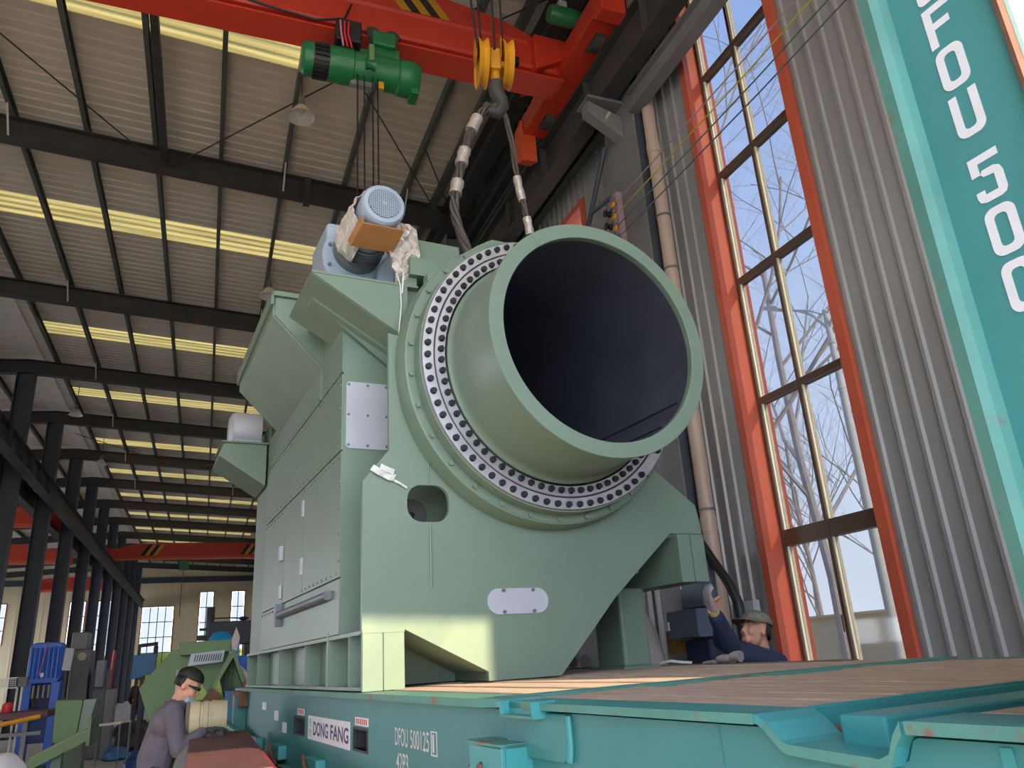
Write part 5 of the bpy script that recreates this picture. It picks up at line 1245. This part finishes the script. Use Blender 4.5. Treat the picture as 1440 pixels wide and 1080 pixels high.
MB().tube([neck + Vector((0.03 + 0.075 * math.cos(a), 0.01 + 0.085 * math.sin(a), -0.03 + 0.02 * math.cos(a))) for a in [2 * PI * k / 20 for k in range(21)]], 0.020, 8).build('collar', J, t, True)

# --- worker at the left bending over his work
org = (-0.25, 7.05, 0.0)
t = thing('person', 'worker in grey jacket with dark glasses bending over a tan drum', 'person', org)
pr = []; J = 'jacket_grey'
hip = Vector((-0.30, 7.05, 0.93)); chest = Vector((-0.23, 7.03, 1.24)); neck = Vector((-0.15, 7.0, 1.43))
pr += [('c', hip, hip + Vector((0.02, 0, 0.15)), 0.13, 0.135, J), ('c', hip + Vector((0.01, 0, 0.1)), chest, 0.14, 0.14, J), ('c', chest + Vector((0, -0.09, 0.05)), chest + Vector((0, 0.09, 0.05)), 0.12, 0.12, J), ('c', chest, neck + Vector((-0.01, 0, -0.03)), 0.13, 0.075, J)]
for sy in (-1, 1):
    sh = Vector((-0.19, 7.02 + 0.175 * sy, 1.36)); el = Vector((-0.13, 7.0 + 0.2 * sy, 1.09)); wr = Vector((0.045, 6.98 + 0.12 * sy, 1.19 + (0.10 if sy > 0 else 0.02)))
    pr += [('c', chest + Vector((0, 0.1 * sy, 0.08)), sh, 0.095, 0.08, J), ('c', sh, el, 0.078, 0.06, J), ('c', el, el + (wr - el) * 0.85, 0.06, 0.046, J), ('c', el + (wr - el) * 0.75, wr, 0.036, 0.03, 'glove_dark')]
    hand(pr, wr, (0.85, 0.0, -0.05 if sy > 0 else 0.1), (0.1, -0.2 * sy, -1), 'glove_dark', 1.05, 0.4, sy)
    kn = Vector((-0.28, 7.05 + 0.1 * sy, 0.5)); an = Vector((-0.32 + 0.05 * sy, 7.05 + 0.11 * sy, 0.09))
    pr += [('c', hip + Vector((0, 0.08 * sy, -0.03)), kn, 0.095, 0.066, TR), ('c', kn, an, 0.066, 0.05, TR), ('c', an + Vector((-0.03, 0, -0.03)), an + Vector((0.16, 0, -0.05)), 0.046, 0.036, 'shoe_black')]
hc = Vector((-0.105, 6.98, 1.535)); face = (0.86, -0.18, -0.42)
P, R3, f_, u_, s_ = head_prims(pr, hc, face, (0.3, 0, 1), 'skin', 1.0)
pr += [('c', neck + Vector((-0.02, 0, -0.03)), hc + Vector((-0.03, 0, -0.04)), 0.058, 0.054, 'skin')]
person_mesh(pr, [J, TR, 'skin', 'glove_dark', 'shoe_black'], 0.010, 'body', org, t, 3)
hr = dome(P, (0.110, 0.090, 0.088), 0.056, 'hair_black', 'hair', t)
v = []; f = []
for i in range(13):
    a = PI / 2 + 0.1 + (PI - 0.2) * i / 12
    for z in (0.058, 0.02, -0.02): v.append(P(-0.008 + 0.104 * math.cos(a), 0.084 * math.sin(a), z))
for i in range(12):
    for k in range(2): f.append((3 * i + k, 3 * i + k + 1, 3 * i + k + 4, 3 * i + k + 3))
MB().raw(v, f).build('hair_back', 'hair_black', hr, True).modifiers.new('thick', 'SOLIDIFY').thickness = 0.008
gl = MB().tube([P(0.02, -0.086, 0.012), P(0.088, -0.05, 0.01), P(0.1, 0, 0.008), P(0.088, 0.05, 0.01), P(0.02, 0.086, 0.012)], [0.004, 0.014, 0.008, 0.014, 0.004], 8).build('glasses', 'hair_black', t, True)
MB().tube([P(0.06, -0.06, -0.085), P(0.10, 0, -0.09), P(0.06, 0.06, -0.085)], [0.02, 0.026, 0.02], 8).build('face_mask', 'mask_blue', t, True)
MB().tube([neck + Vector((-0.02 + 0.075 * math.cos(a), 0.08 * math.sin(a), -0.03 - 0.02 * math.cos(a))) for a in [2 * PI * k / 20 for k in range(21)]], 0.018, 8).build('collar', J, t, True)

# --- distant worker with his back to us
D0 = 26.5; X0 = -1.70
org = (X0, D0, 0.0)
t = thing('person', 'distant worker in black jacket and blue trousers, back turned', 'person', org)
pr = []; J = 'jacket_black'
pr += [('c', (X0, D0, 0.95), (X0, D0, 1.25), 0.15, 0.16, J), ('c', (X0 - 0.1, D0, 1.32), (X0 + 0.1, D0, 1.32), 0.12, 0.12, J), ('c', (X0, D0, 1.35), (X0 + 0.03, D0 + 0.05, 1.5), 0.09, 0.06, 'skin')]
for s_ in (-1, 1):
    pr += [('c', (X0 + 0.15 * s_, D0, 1.38), (X0 + 0.24 * s_, D0 + 0.05, 1.12), 0.085, 0.065, J), ('c', (X0 + 0.24 * s_, D0 + 0.05, 1.12), (X0 + 0.2 * s_, D0 + 0.22, 0.98), 0.065, 0.045, J), ('c', (X0 + 0.2 * s_, D0 + 0.22, 0.98), (X0 + 0.19 * s_, D0 + 0.3, 0.97), 0.04, 0.03, 'skin'),
           ('c', (X0 + 0.09 * s_, D0, 0.9), (X0 + 0.11 * s_, D0, 0.5), 0.1, 0.07, 'trousers_blue'), ('c', (X0 + 0.11 * s_, D0, 0.5), (X0 + 0.12 * s_, D0 - 0.02, 0.08), 0.07, 0.05, 'trousers_blue'), ('c', (X0 + 0.12 * s_, D0 - 0.03, 0.05), (X0 + 0.13 * s_, D0 + 0.16, 0.04), 0.045, 0.035, 'shoe_black')]
head_prims(pr, Vector((X0 + 0.03, D0 + 0.06, 1.62)), (0.3, 0.95, -0.3), (0, 0, 1))
person_mesh(pr, [J, 'trousers_blue', 'skin', 'shoe_black'], 0.018, 'body', org, t, 2)
MB().sphere((X0 + 0.03, D0 + 0.045, 1.665), 0.108, 16, 10, (0.9, 1, 0.9)).build('hair', 'hair_black', t, True)
# ================================================================== left background
# red-brown ribbed steel cradle beside the flat rack, with the tan drum on it
t = thing('steel_cradle', 'red-brown ribbed steel cradle beside the flat rack, crimson on its right side', 'cradle', (0.16, 5.8, 0))
MB().box(-0.06, 0.36, 4.35, 7.3, 0.05, 1.16).build('body', 'steel_red_brown', t, bevel=0.01)
for i in range(11):
    y = 4.5 + i * 0.27
    MB().tube([(-0.06, y, 0.05), (-0.06, y, 1.06), (-0.05, y, 1.13)], [0.075, 0.075, 0.02], 12).build('rib', 'machine_grey', t, True)
MB().box(0.36, 0.375, 4.35, 7.3, 0.05, 1.15).build('side_sheet', 'crimson', t)
MB().box(-0.1, 0.4, 4.3, 7.35, 0, 0.05).build('base', 'steel_dark', t)
t = thing('cable_drum', 'tan and grey ribbed drum under the hands of the left worker', 'drum', (0.08, 6.9, 1.16))
MB().lathe((6.95, 1.29), 'x', [(0, -0.09), (0.12, -0.09), (0.13, -0.07), (0.13, 0.0), (0.122, 0.005), (0.122, 0.02), (0.13, 0.025), (0.13, 0.06), (0.122, 0.065), (0.122, 0.08), (0.13, 0.085), (0.12, 0.2), (0, 0.2)], 28).build('barrel', 'tan_drum', t, True)
MB().lathe((6.95, 1.29), 'x', [(0.0, -0.10), (0.125, -0.1), (0.136, -0.085), (0.125, -0.06), (0, -0.06)], 28).build('end_ring', 'tan_dark', t, True)
MB().box(-0.06, 0.18, 6.85, 7.05, 1.16, 1.19).build('saddle', 'steel_dark', t)
# trailer under the rack
t = thing('trailer_chassis', 'dark steel trailer chassis underneath the flat rack', 'trailer', (2.37, 4, 0), 'M')
for x in (1.6, 3.1): MB().box(x - 0.08, x + 0.08, -0.8, 8.8, 0.62, 0.94).build('chassis_beam', 'steel_dark', t)
for y in (0.2, 2.0, 4.0, 6.0, 8.0): MB().box(1.3, 3.45, y - 0.06, y + 0.06, 0.7, 0.9).build('cross_beam', 'steel_dark', t)
for y in (4.6, 5.9, 7.2):
    MB().cyl((1.35, y, 0.48), (3.4, y, 0.48), 0.07, 14).build('axle', 'steel_dark', t, True)
    for x in (1.33, 3.12):
        wh = MB().lathe((y, 0.48), 'x', [(0.2, x), (0.45, x), (0.48, x + 0.03), (0.48, x + 0.25), (0.45, x + 0.28), (0.2, x + 0.28)], 32, True).build('wheel', 'cable_black', t, True)
    MB().box(1.55, 1.65, y - 0.1, y + 0.1, 0.5, 0.66).build('spring', 'steel_dark', t); MB().box(3.05, 3.15, y - 0.1, y + 0.1, 0.5, 0.66).build('spring', 'steel_dark', t)
for x in (1.55, 3.05):
    MB().box(x, x + 0.1, 0.3, 0.4, 0.0, 0.64).build('landing_leg', 'steel_dark', t)

# green casing parts of another machine
t = thing('green_casing', 'light green sheet-metal casing lying tilted, with a louvred grey grille', 'casing', (-0.2, 12.0, 0))
Y = 12.0
MB().prism([(-0.78, 1.50), (-0.42, 1.95), (0.33, 2.06), (0.33, 1.75), (0.05, 1.35), (0.05, 0.6), (-0.5, 0.75)], 'y', Y, Y + 0.9).build('body', 'casing_green', t, bevel=0.01)
MB().prism([(-0.32, 2.04), (0.34, 2.06), (0.34, 1.90), (-0.30, 1.88)], 'y', Y - 0.25, Y).build('hood', 'casing_green', t, bevel=0.008)
gp = MB().prism([(-0.16, 1.89), (0.27, 1.92), (0.24, 1.77), (-0.19, 1.74)], 'y', Y - 0.3, Y - 0.26).build('grille_plate', 'cover_grey', t)
for i in range(12):
    x = -0.12 + i * 0.029
    MB().prism([(x, 1.79), (x + 0.012, 1.79), (x + 0.03, 1.875), (x + 0.018, 1.875)], 'y', Y - 0.306, Y - 0.299).build('slot', 'mesh_dark', gp)
MB().prism([(-0.33, 1.70), (-0.18, 1.72), (-0.18, 1.1), (-0.33, 1.1)], 'y', Y - 0.05, Y - 0.01).build('grey_panel', 'cover_grey', t)
MB().prism([(-0.15, 1.35), (0.02, 1.30), (0.18, 0.9), (-0.12, 0.85)], 'y', Y - 0.2, Y - 0.01).build('flap', 'casing_light', t, bevel=0.006)
MB().box(-0.6, 0.1, Y + 0.1, Y + 0.8, 0.0, 0.75).build('stand', 'casing_green', t)
t = thing('open_steel_bin', 'tilted open green steel bin with ribbed inner walls', 'bin', (0.35, 10.8, 0))
Y = 10.8
MB().prism([(0.08, 1.40), (0.34, 1.90), (0.37, 1.88), (0.54, 1.42), (0.51, 1.38), (0.35, 1.80), (0.12, 1.38)], 'y', Y, Y + 0.5).build('rim', 'casing_green', t, bevel=0.005)
MB().prism([(0.10, 1.38), (0.34, 1.86), (0.52, 1.40), (0.4, 1.25), (0.2, 1.22)], 'y', Y + 0.42, Y + 0.46).build('back_wall', 'casing_green', t)
for i in range(4):
    x = 0.17 + i * 0.055
    MB().prism([(x, 1.36), (x + 0.012, 1.36), (x + 0.012, 1.5 + 0.07 * i), (x, 1.48 + 0.07 * i)], 'y', Y + 0.3, Y + 0.42).build('rib', 'machine_green_dark', t)
MB().prism([(-0.12, 1.33), (0.0, 1.50), (0.10, 1.36), (0.2, 1.55), (0.26, 1.33)], 'y', Y - 0.1, Y + 0.06).build('bent_plate', 'casing_light', t)
MB().prism([(0.0, 1.31), (0.12, 1.47), (0.28, 1.33)], 'y', Y - 0.2, Y - 0.12).build('bent_plate', 'rust_brown', t)
MB().box(-0.1, 0.5, Y - 0.2, Y + 0.5, 1.24, 1.32).build('tray', 'tan_dark', t)
for x in (0.12, 0.44): MB().box(x, x + 0.06, Y, Y + 0.1, 0, 1.25).build('leg', 'rack_teal', t)
t = thing('instrument_cabinet', 'pale blue upright panel with a rusty edge beside the end of the flat rack', 'cabinet', (0.5, 10.2, 0))
MB().box(0.27, 0.46, 10.2, 10.6, 0.0, 1.42).build('panel', 'screen_blue', t, bevel=0.008)
MB().box(0.46, 0.56, 10.15, 10.6, 0.0, 1.50).build('edge', 'rust_brown', t, bevel=0.008)

# cyan wrapped machine and dark tower machine behind
t = thing('cyan_compressor', 'bright cyan machine with a round top, wrapped in plastic', 'machine', (0.5, 17.5, 0))
MB().lathe((0.30, 17.5), 'z', [(0, 0.02), (0.24, 0.02), (0.24, 2.2), (0.22, 2.32), (0.14, 2.42), (0.0, 2.45)], 28).build('tank', 'cyan_blue', t, True)
MB().box(0.55, 0.95, 17.3, 17.8, 0.0, 1.95).build('body', 'bright_blue', t, bevel=0.03)
MB().box(0.60, 0.66, 17.2, 17.3, 1.0, 2.3).build('post', 'cyan_blue', t)
MB().tube([(0.35, 17.2, 2.1), (0.5, 17.15, 2.0), (0.62, 17.2, 1.95)], 0.03, 8).build('hose', 'white_paint', t, True)
MB().tube(smooth_path([(0.45, 17.2, 1.95), (0.55, 17.1, 1.75), (0.7, 17.1, 1.7), (0.85, 17.2, 1.5), (0.95, 17.2, 1.3)]), 0.05, 8).build('film', 'plastic_wrap', t, True)
MB().prism([(0.5, 2.25), (0.58, 2.5), (0.66, 2.3), (0.62, 2.05), (0.52, 2.05)], 'y', 17.15, 17.25).build('wrap', 'plastic_wrap', t)
t = thing('radial_drill', 'tall dark drilling machine with a heavy arm in front of the far windows', 'machine', (0.5, 23, 0))
MB().cyl((0.10, 23, 0.1), (0.10, 23, 3.35), 0.11, 18).build('column', 'steel_dark', t, True)
MB().box(0.05, 1.35, 22.7, 23.3, 2.35, 2.95).build('arm', 'column_blue', t, bevel=0.03)
MB().box(-0.2, 0.25, 22.8, 23.2, 2.5, 2.62).build('saddle', 'steel_dark', t); MB().box(-0.15, 0.22, 22.85, 23.15, 2.75, 2.8).build('saddle', 'steel_dark', t)
MB().box(1.0, 1.35, 22.75, 23.25, 0.3, 2.4).build('head', 'steel_dark', t, bevel=0.02); MB().box(-0.3, 1.4, 22.5, 23.5, 0, 0.3).build('base', 'steel_dark', t)
MB().tube([(0.1, 23, 3.05), (0.6, 23, 3.05), (1.1, 23, 3.02)], 0.02, 6).build('rail', 'steel_dark', t)
MB().sphere((0.95, 23, 3.02), 0.12, 12, 8, (1, 1, 0.5)).build('motor', 'steel_dark', t, True)

# blue control screen on its stand, red steel frame beyond
t = thing('blue_screen_panel', 'blue flat panel on a stand in front of the big far window', 'panel', (-1.25, 20.5, 0))
MB().prism([(-1.53, 1.62), (-1.50, 2.15), (-1.02, 2.17), (-1.03, 1.74)], 'y', 20.5, 20.6).build('panel', 'screen_blue', t, bevel=0.01)
MB().box(-1.32, -1.24, 20.55, 20.65, 0.0, 1.75).build('post', 'steel_dark', t); MB().box(-1.5, -1.06, 20.4, 20.8, 0, 0.05).build('foot', 'steel_dark', t)
t = thing('red_steel_frame', 'dark red square steel frame standing before the far window', 'frame', (-1.5, 25.5, 0))
MB().holed([(-1.78, 0.0), (-1.26, 0.0), (-1.26, 2.62), (-1.78, 2.58)], [[(-1.70, 0.0 + 0.1), (-1.34, 0.1), (-1.34, 2.52), (-1.70, 2.49)]], 'y', 25.5, 25.6).build('frame', 'steel_red_brown', t)
MB().box(-1.36, -1.24, 25.4, 25.5, 2.2, 2.5).build('motor', 'steel_dark', t, bevel=0.02)

# bright blue finned machine
t = thing('hydraulic_press', 'bright blue ribbed machine with rows of pale valves', 'machine', (-3.1, 19.5, 0))
Y = 19.5
MB().prism(rrect(-3.42, -2.80, 1.66, 2.48, 0.12), 'y', Y, Y + 0.5).build('hood', 'bright_blue', t, bevel=0.02)
for i in range(7):
    x = -3.36 + i * 0.085
    MB().tube([(x, Y - 0.02, 1.76), (x, Y - 0.03, 2.38)], 0.024, 8).build('fin', 'bright_blue', t, True)
MB().box(-3.44, -3.3, Y, Y + 0.45, 0.0, 1.68).build('leg', 'bright_blue', t, bevel=0.01); MB().box(-2.95, -2.78, Y, Y + 0.45, 0.0, 1.68).build('leg', 'bright_blue', t, bevel=0.01)
MB().box(-3.32, -2.93, Y + 0.3, Y + 0.4, 0.5, 1.66).build('back_plate', 'deep_blue', t)
for i in range(4):
    x = -3.27 + i * 0.095
    MB().cyl((x, Y + 0.05, 1.38), (x, Y + 0.05, 1.63), 0.02, 8).build('valve', 'tan_drum', t, True)
for i in range(7):
    x = -3.3 + random.random() * 0.33
    MB().tube(smooth_path([(x, Y + 0.1, 1.4), (x + 0.05, Y + 0.02, 1.25), (x - 0.02, Y + 0.05, 1.1)]), 0.012, 6).build('hose', 'steel_red_brown', t, True)
MB().tube(smooth_path([(-3.1, Y - 0.02, 2.5), (-3.13, Y - 0.06, 2.2), (-3.18, Y - 0.06, 1.82)]), 0.014, 6).build('cable', 'pink_cable', t, True)
MB().box(-3.16, -3.10, Y - 0.06, Y - 0.02, 1.79, 1.87).build('socket', 'white_paint', t)
t = thing('control_plate', 'white control plate beside the bright blue machine', 'plate', (-2.67, 19.3, 0))
MB().prism([(-2.76, 1.90), (-2.60, 1.88), (-2.57, 2.32), (-2.73, 2.34)], 'y', 19.3, 19.34).build('plate', 'box_white', t)
MB().box(-2.70, -2.66, 19.34, 19.4, 0, 2.0).build('post', 'steel_dark', t)
# grey milling machine
t = thing('milling_machine', 'large grey milling machine between the blue machine and the columns', 'machine', (-2.35, 21.0, 0))
Y = 21.0
MB().box(-2.95, -2.35, Y, Y + 1.2, 0.0, 1.2).build('bed', 'machine_grey', t, bevel=0.03)
MB().box(-2.85, -2.45, Y + 0.1, Y + 1.0, 1.2, 2.35).build('column', 'machine_grey', t, bevel=0.04)
MB().box(-2.9, -2.55, Y + 0.2, Y + 0.8, 2.35, 2.75).build('ram', 'steel_grey', t, bevel=0.03)
MB().cyl((-2.62, Y, 2.2), (-2.62, Y + 0.12, 2.2), 0.09, 16).build('dial', 'tan_drum', t, True)
MB().box(-2.35, -2.05, Y + 0.1, Y + 0.8, 0.0, 1.9).build('knee', 'machine_grey', t, bevel=0.03)
MB().box(-2.3, -2.1, Y - 0.1, Y + 0.1, 1.5, 2.1).build('head', 'motor_grey', t, bevel=0.02)
MB().box(-2.05, -1.85, Y, Y + 0.5, 0.0, 1.45).build('cabinet', 'steel_grey', t, bevel=0.01)
# wire basket stand, bench, trough
t = thing('wire_basket', 'white wire basket with a small grey box, on a thin stand at the left', 'basket', (-3.45, 17.8, 0))
Y = 17.8
MB().holed([(-3.62, 1.62), (-3.25, 1.60), (-3.25, 1.80), (-3.60, 1.80)], [[(-3.60, 1.64), (-3.27, 1.62), (-3.27, 1.78), (-3.58, 1.78)]], 'y', Y, Y + 0.02).build('rim', 'white_paint', t)
for i in range(9): MB().box(-3.59 + i * 0.037, -3.583 + i * 0.037, Y, Y + 0.012, 1.64, 1.78).build('wire', 'white_paint', t)
for i in range(4): MB().box(-3.6, -3.27, Y, Y + 0.012, 1.65 + i * 0.035, 1.657 + i * 0.035).build('wire', 'white_paint', t)
MB().box(-3.28, -3.10, Y, Y + 0.2, 1.62, 1.80).build('box', 'machine_grey', t, bevel=0.01)
for x in (-3.26, -3.18): MB().cyl((x, Y + 0.1, 0), (x, Y + 0.1, 1.62), 0.018, 8).build('leg', 'lamp_white', t)
t = thing('work_bench', 'long dark workbench with a reddish top and grey frame', 'bench', (-2.9, 14.6, 0))
MB().box(-3.9, -2.15, 14.3, 15.2, 1.16, 1.26).build('top', 'steel_red_brown', t, bevel=0.01)
MB().box(-3.9, -2.2, 14.2, 14.3, 0.93, 0.98).build('rail', 'steel_grey', t); MB().box(-3.9, -2.2, 14.25, 15.1, 0.40, 0.45).build('shelf', 'steel_dark', t)
for x in (-3.8, -3.1, -2.45): MB().box(x, x + 0.06, 14.22, 14.28, 0, 1.16).build('leg', 'steel_grey', t)
tag(MB().lathe((-2.72, 14.4), 'z', [(0, 1.262), (0.06, 1.262), (0.075, 1.30), (0.07, 1.38), (0.03, 1.41), (0, 1.41)], 16).build('red_pot', 'red_plastic', smooth=True, origin=(-2.72, 14.4, 1.262)), 'small red round pot on the dark workbench', 'pot')
for (a, b) in (((-3.45, 13.9, 1.0), (-2.2, 14.0, 1.19)),):
    tag(MB().tube([a, b], 0.035, 8).build('copper_bar', 'hook_yellow', origin=a), 'slanting yellowish bar leaning across the workbench', 'bar')
for k, x in enumerate((-2.38, -2.28)):
    pass
# green bin and sloping chute
t = thing('green_bin', 'deep green sheet-metal bin standing on the sloping chute', 'bin', (-1.7, 13.6, 0))
MB().prism([(-1.95, 1.40), (-1.60, 1.38), (-1.64, 0.90), (-1.72, 0.83), (-1.93, 0.83)], 'y', 13.5, 14.1).build('body', 'casing_green', t, bevel=0.008)
MB().prism([(-1.60, 1.38), (-1.43, 1.38), (-1.52, 0.92), (-1.64, 0.90)], 'y', 13.55, 14.1).build('side', 'machine_green', t, bevel=0.006)
MB().box(-1.9, -1.55, 13.6, 14.0, 0.0, 0.84).build('stand', 'machine_green_dark', t)
t = thing('green_chute', 'sloping pale-topped green steel chute on a green leg', 'chute', (-1.7, 12.6, 0))
v = [(-2.0, 12.3, 0.74), (-1.35, 12.3, 1.04), (-1.35, 13.1, 1.06), (-2.0, 13.1, 0.76)]
MB().raw(v + [(p[0], p[1], p[2] - 0.14) for p in v], [(0, 1, 2, 3), (4, 7, 6, 5), (0, 4, 5, 1), (1, 5, 6, 2), (2, 6, 7, 3), (3, 7, 4, 0)]).build('channel', 'casing_green', t)
MB().raw([(p[0], p[1] + (0.03 if p[1] < 12.6 else -0.03), p[2] + 0.006) for p in v] + [(p[0], p[1] + (0.03 if p[1] < 12.6 else -0.03), p[2] + 0.001) for p in v], [(0, 1, 2, 3), (4, 7, 6, 5), (0, 4, 5, 1), (1, 5, 6, 2), (2, 6, 7, 3), (3, 7, 4, 0)]).build('liner', 'tan_drum', t)
MB().box(-1.36, -1.32, 12.2, 13.15, 0.84, 1.18).build('end_plate', 'casing_green', t)
MB().box(-1.78, -1.66, 12.5, 12.7, 0, 0.78).build('leg', 'machine_green_dark', t)
# thin trestle, sacks, bottles, floor litter
t = thing('wire_trestle', 'thin metal trestle standing on the open floor', 'trestle', (-1.85, 19.0, 0))
for x, y in ((-2.15, 18.8), (-1.95, 19.3), (-1.5, 18.8), (-1.35, 19.3)): MB().cyl((x, y, 0), (x, y, 0.78), 0.018, 8).build('leg', 'steel_grey', t)
MB().tube([(-2.15, 18.8, 0.78), (-1.5, 18.8, 0.80), (-1.35, 19.3, 0.80), (-1.95, 19.3, 0.78), (-2.15, 18.8, 0.78)], 0.02, 8).build('top_frame', 'lamp_white', t)
blob('white_sack', (-1.62, 7.6, 0.60), (0.52, 0.5, 0.62), 'sack_white', 'white bulging sack in the bottom left corner', 'sack', 9, 0.08, 'H', (-1.62, 7.6, 0.0))
blob('blue_bag', (-1.65, 20.2, 0.12), (0.28, 0.2, 0.16), 'screen_blue', 'small light blue bag on the floor by the trestle', 'bag', 4, 0.25, 'H', (-1.65, 20.2, 0.0))
blob('dark_bundle', (-1.55, 22.5, 0.3), (0.5, 0.4, 0.4), 'steel_dark', 'dark bundle heaped on the floor behind the trestle', 'bundle', 6, 0.2, 'H', (-1.55, 22.5, 0.0))
blob('tarp_heap', (-0.75, 15.5, 0.22), (0.42, 0.4, 0.3), 'deep_blue', 'dark blue heap on the floor left of the bending worker', 'heap', 8, 0.25, 'H', (-0.75, 15.5, 0.0))
blob('pink_cloth', (-0.72, 15.3, 0.5), (0.13, 0.1, 0.1), 'pink_cable', 'pale pink cloth lying on the dark blue heap', 'cloth', 3, 0.3)
blob('sand_heap', (-1.3, 13.2, 0.12), (0.28, 0.3, 0.16), 'tan_drum', 'pale sandy heap at the bottom edge beside the trestle', 'heap', 2, 0.3, 'H', (-1.3, 13.2, 0.0))
t = thing('scrap_hose', 'coil of dark hose on the floor between worker and cradle', 'hose', (-0.6, 10.2, 0.0))
MB().tube(smooth_path([(-0.6 + 0.22 * math.cos(a), 10.2 + 0.3 * math.sin(a), 0.05 + 0.015 * a) for a in [0.6 * k for k in range(24)]], 3), 0.03, 8).build('coil', 'steel_dark', t, True)
tag(MB().tube([(-4.6, 48, 0.0), (-4.45, 48, 3.2)], 0.09, 8).build('red_post', 'window_red', origin=(-4.6, 48, 0)), 'slender rust-red post by the far left columns', 'post')

# ================================================================== outside the tall window
t = thing('boundary_wall', 'sunlit cream boundary wall outside the tall window', 'wall', (17.2, 14, -0.2))
MB().box(17.0, 17.25, -30, 60, -0.2, 2.1).build('wall', 'outer_wall', t); MB().box(16.93, 17.32, -30, 60, 2.1, 2.17).build('coping', 'outer_wall', t)
t = thing('street_lamp', 'white twin-arm street lamp outside the tall window', 'street lamp', (14, 13.35, -0.2))
MB().tube([(14, 13.35, -0.2), (14, 13.35, 4.5), (14, 13.35, 9.3)], [0.12, 0.10, 0.07], 14).build('pole', 'lamp_white', t, True)
for s_ in (1, -1):
    MB().tube(smooth_path([(14, 13.35, 8.75), (14, 13.35 + s_ * 0.45, 9.35), (14, 13.35 + s_ * 1.0, 9.75), (14, 13.35 + s_ * 1.5, 10.0)]), 0.035, 8).build('arm', 'lamp_white', t, True)
    MB().tube(smooth_path([(14, 13.35, 9.15), (14, 13.35 + s_ * 0.5, 9.5), (14, 13.35 + s_ * 1.0, 9.76)]), 0.022, 8).build('brace', 'lamp_white', t, True)
    MB().prism([(13.35 + s_ * 1.4, 9.98), (13.35 + s_ * 1.5, 10.1), (13.35 + s_ * 2.1, 10.36), (13.35 + s_ * 2.15, 10.28), (13.35 + s_ * 1.5, 9.94)], 'x', 13.86, 14.14).build('lantern', 'lamp_white', t)
for z in (7.2, 7.9, 8.4): MB().lathe((14, 13.35), 'z', [(0.085, z - 0.03), (0.10, z), (0.085, z + 0.03)], 14, True).build('band', 'lamp_white', t, True)

def bare_tree(x, y, h, seed, label, spread=1.0):
    rnd = random.Random(seed)
    t = thing('bare_tree', label, 'tree', (x, y, -0.2), group='bare trees outside')
    big = MB(); twig = MB(); trunk = MB()
    def grow(p, d, L, r, lev):
        pts = [p]; q = p.copy(); dd = d.copy(); n_ = 4 if lev < 3 else 3
        for i in range(n_):
            dd = (dd + Vector((rnd.uniform(-1, 1), rnd.uniform(-1, 1), rnd.uniform(-0.3, 0.6))) * (0.10 + 0.05 * lev)).normalized()
            q = q + dd * L / n_; pts.append(q.copy())
        rs = [r * (1 - 0.45 * i / n_) for i in range(n_ + 1)]
        (trunk if lev == 0 else big if lev < 3 else twig).tube(pts, rs, 8 if lev == 0 else (5 if lev < 3 else 3), cap=False)
        if lev >= 5: return
        k = {0: 9, 1: 5, 2: 4, 3: 4, 4: 4}[lev]
        for i in range(k):
            s_ = 0.35 + 0.65 * (i + rnd.random()) / k if lev else 0.3 + 0.7 * (i + 0.5) / k
            idx = min(n_ - 1, int(s_ * n_)); fr = s_ * n_ - idx
            b = pts[idx].lerp(pts[idx + 1], min(1, fr))
            az = rnd.uniform(0, 2 * PI); up = rnd.uniform(0.25, 0.95)
            nd = (Vector((math.cos(az) * spread, math.sin(az) * spread, up)) + dd * 0.5).normalized()
            grow(b, nd, L * rnd.uniform(0.42, 0.62), rs[idx] * 0.5, lev + 1)
    grow(Vector((x, y, -0.2)), Vector((0, 0, 1)), h, 0.011 * h, 0)
    trunk.build('trunk', 'bark', t, True); big.build('branches', 'bark', t, True); twig.build('twigs', 'bark', t, kind='stuff')
    return t
bare_tree(19.5, 21.5, 8.5, 11, 'bare tree with a pale trunk behind the boundary wall, left panes of the window')
bare_tree(16.0, 17.0, 13.5, 23, 'bare tree whose branches cross the upper window panes')
bare_tree(21.0, 18.5, 8.0, 5, 'bare tree standing behind the street lamp')
bare_tree(22.0, 24.5, 7.5, 31, 'lower bare tree far behind the boundary wall')
bare_tree(12.6, 15.4, 14.0, 47, 'tall bare tree nearest the street lamp, filling the top panes')
bare_tree(26.0, 21.0, 6.5, 77, 'small distant bare tree low in the window')
# hedge and yard behind the far windows
blob('hedge', (-4.5, 92, 1.6), (22, 2.0, 2.9), 'hedge', 'sunlit yellow-green hedge beyond the far windows', 'hedge', 12, 0.10, 'H', (-4.5, 92, -0.2))
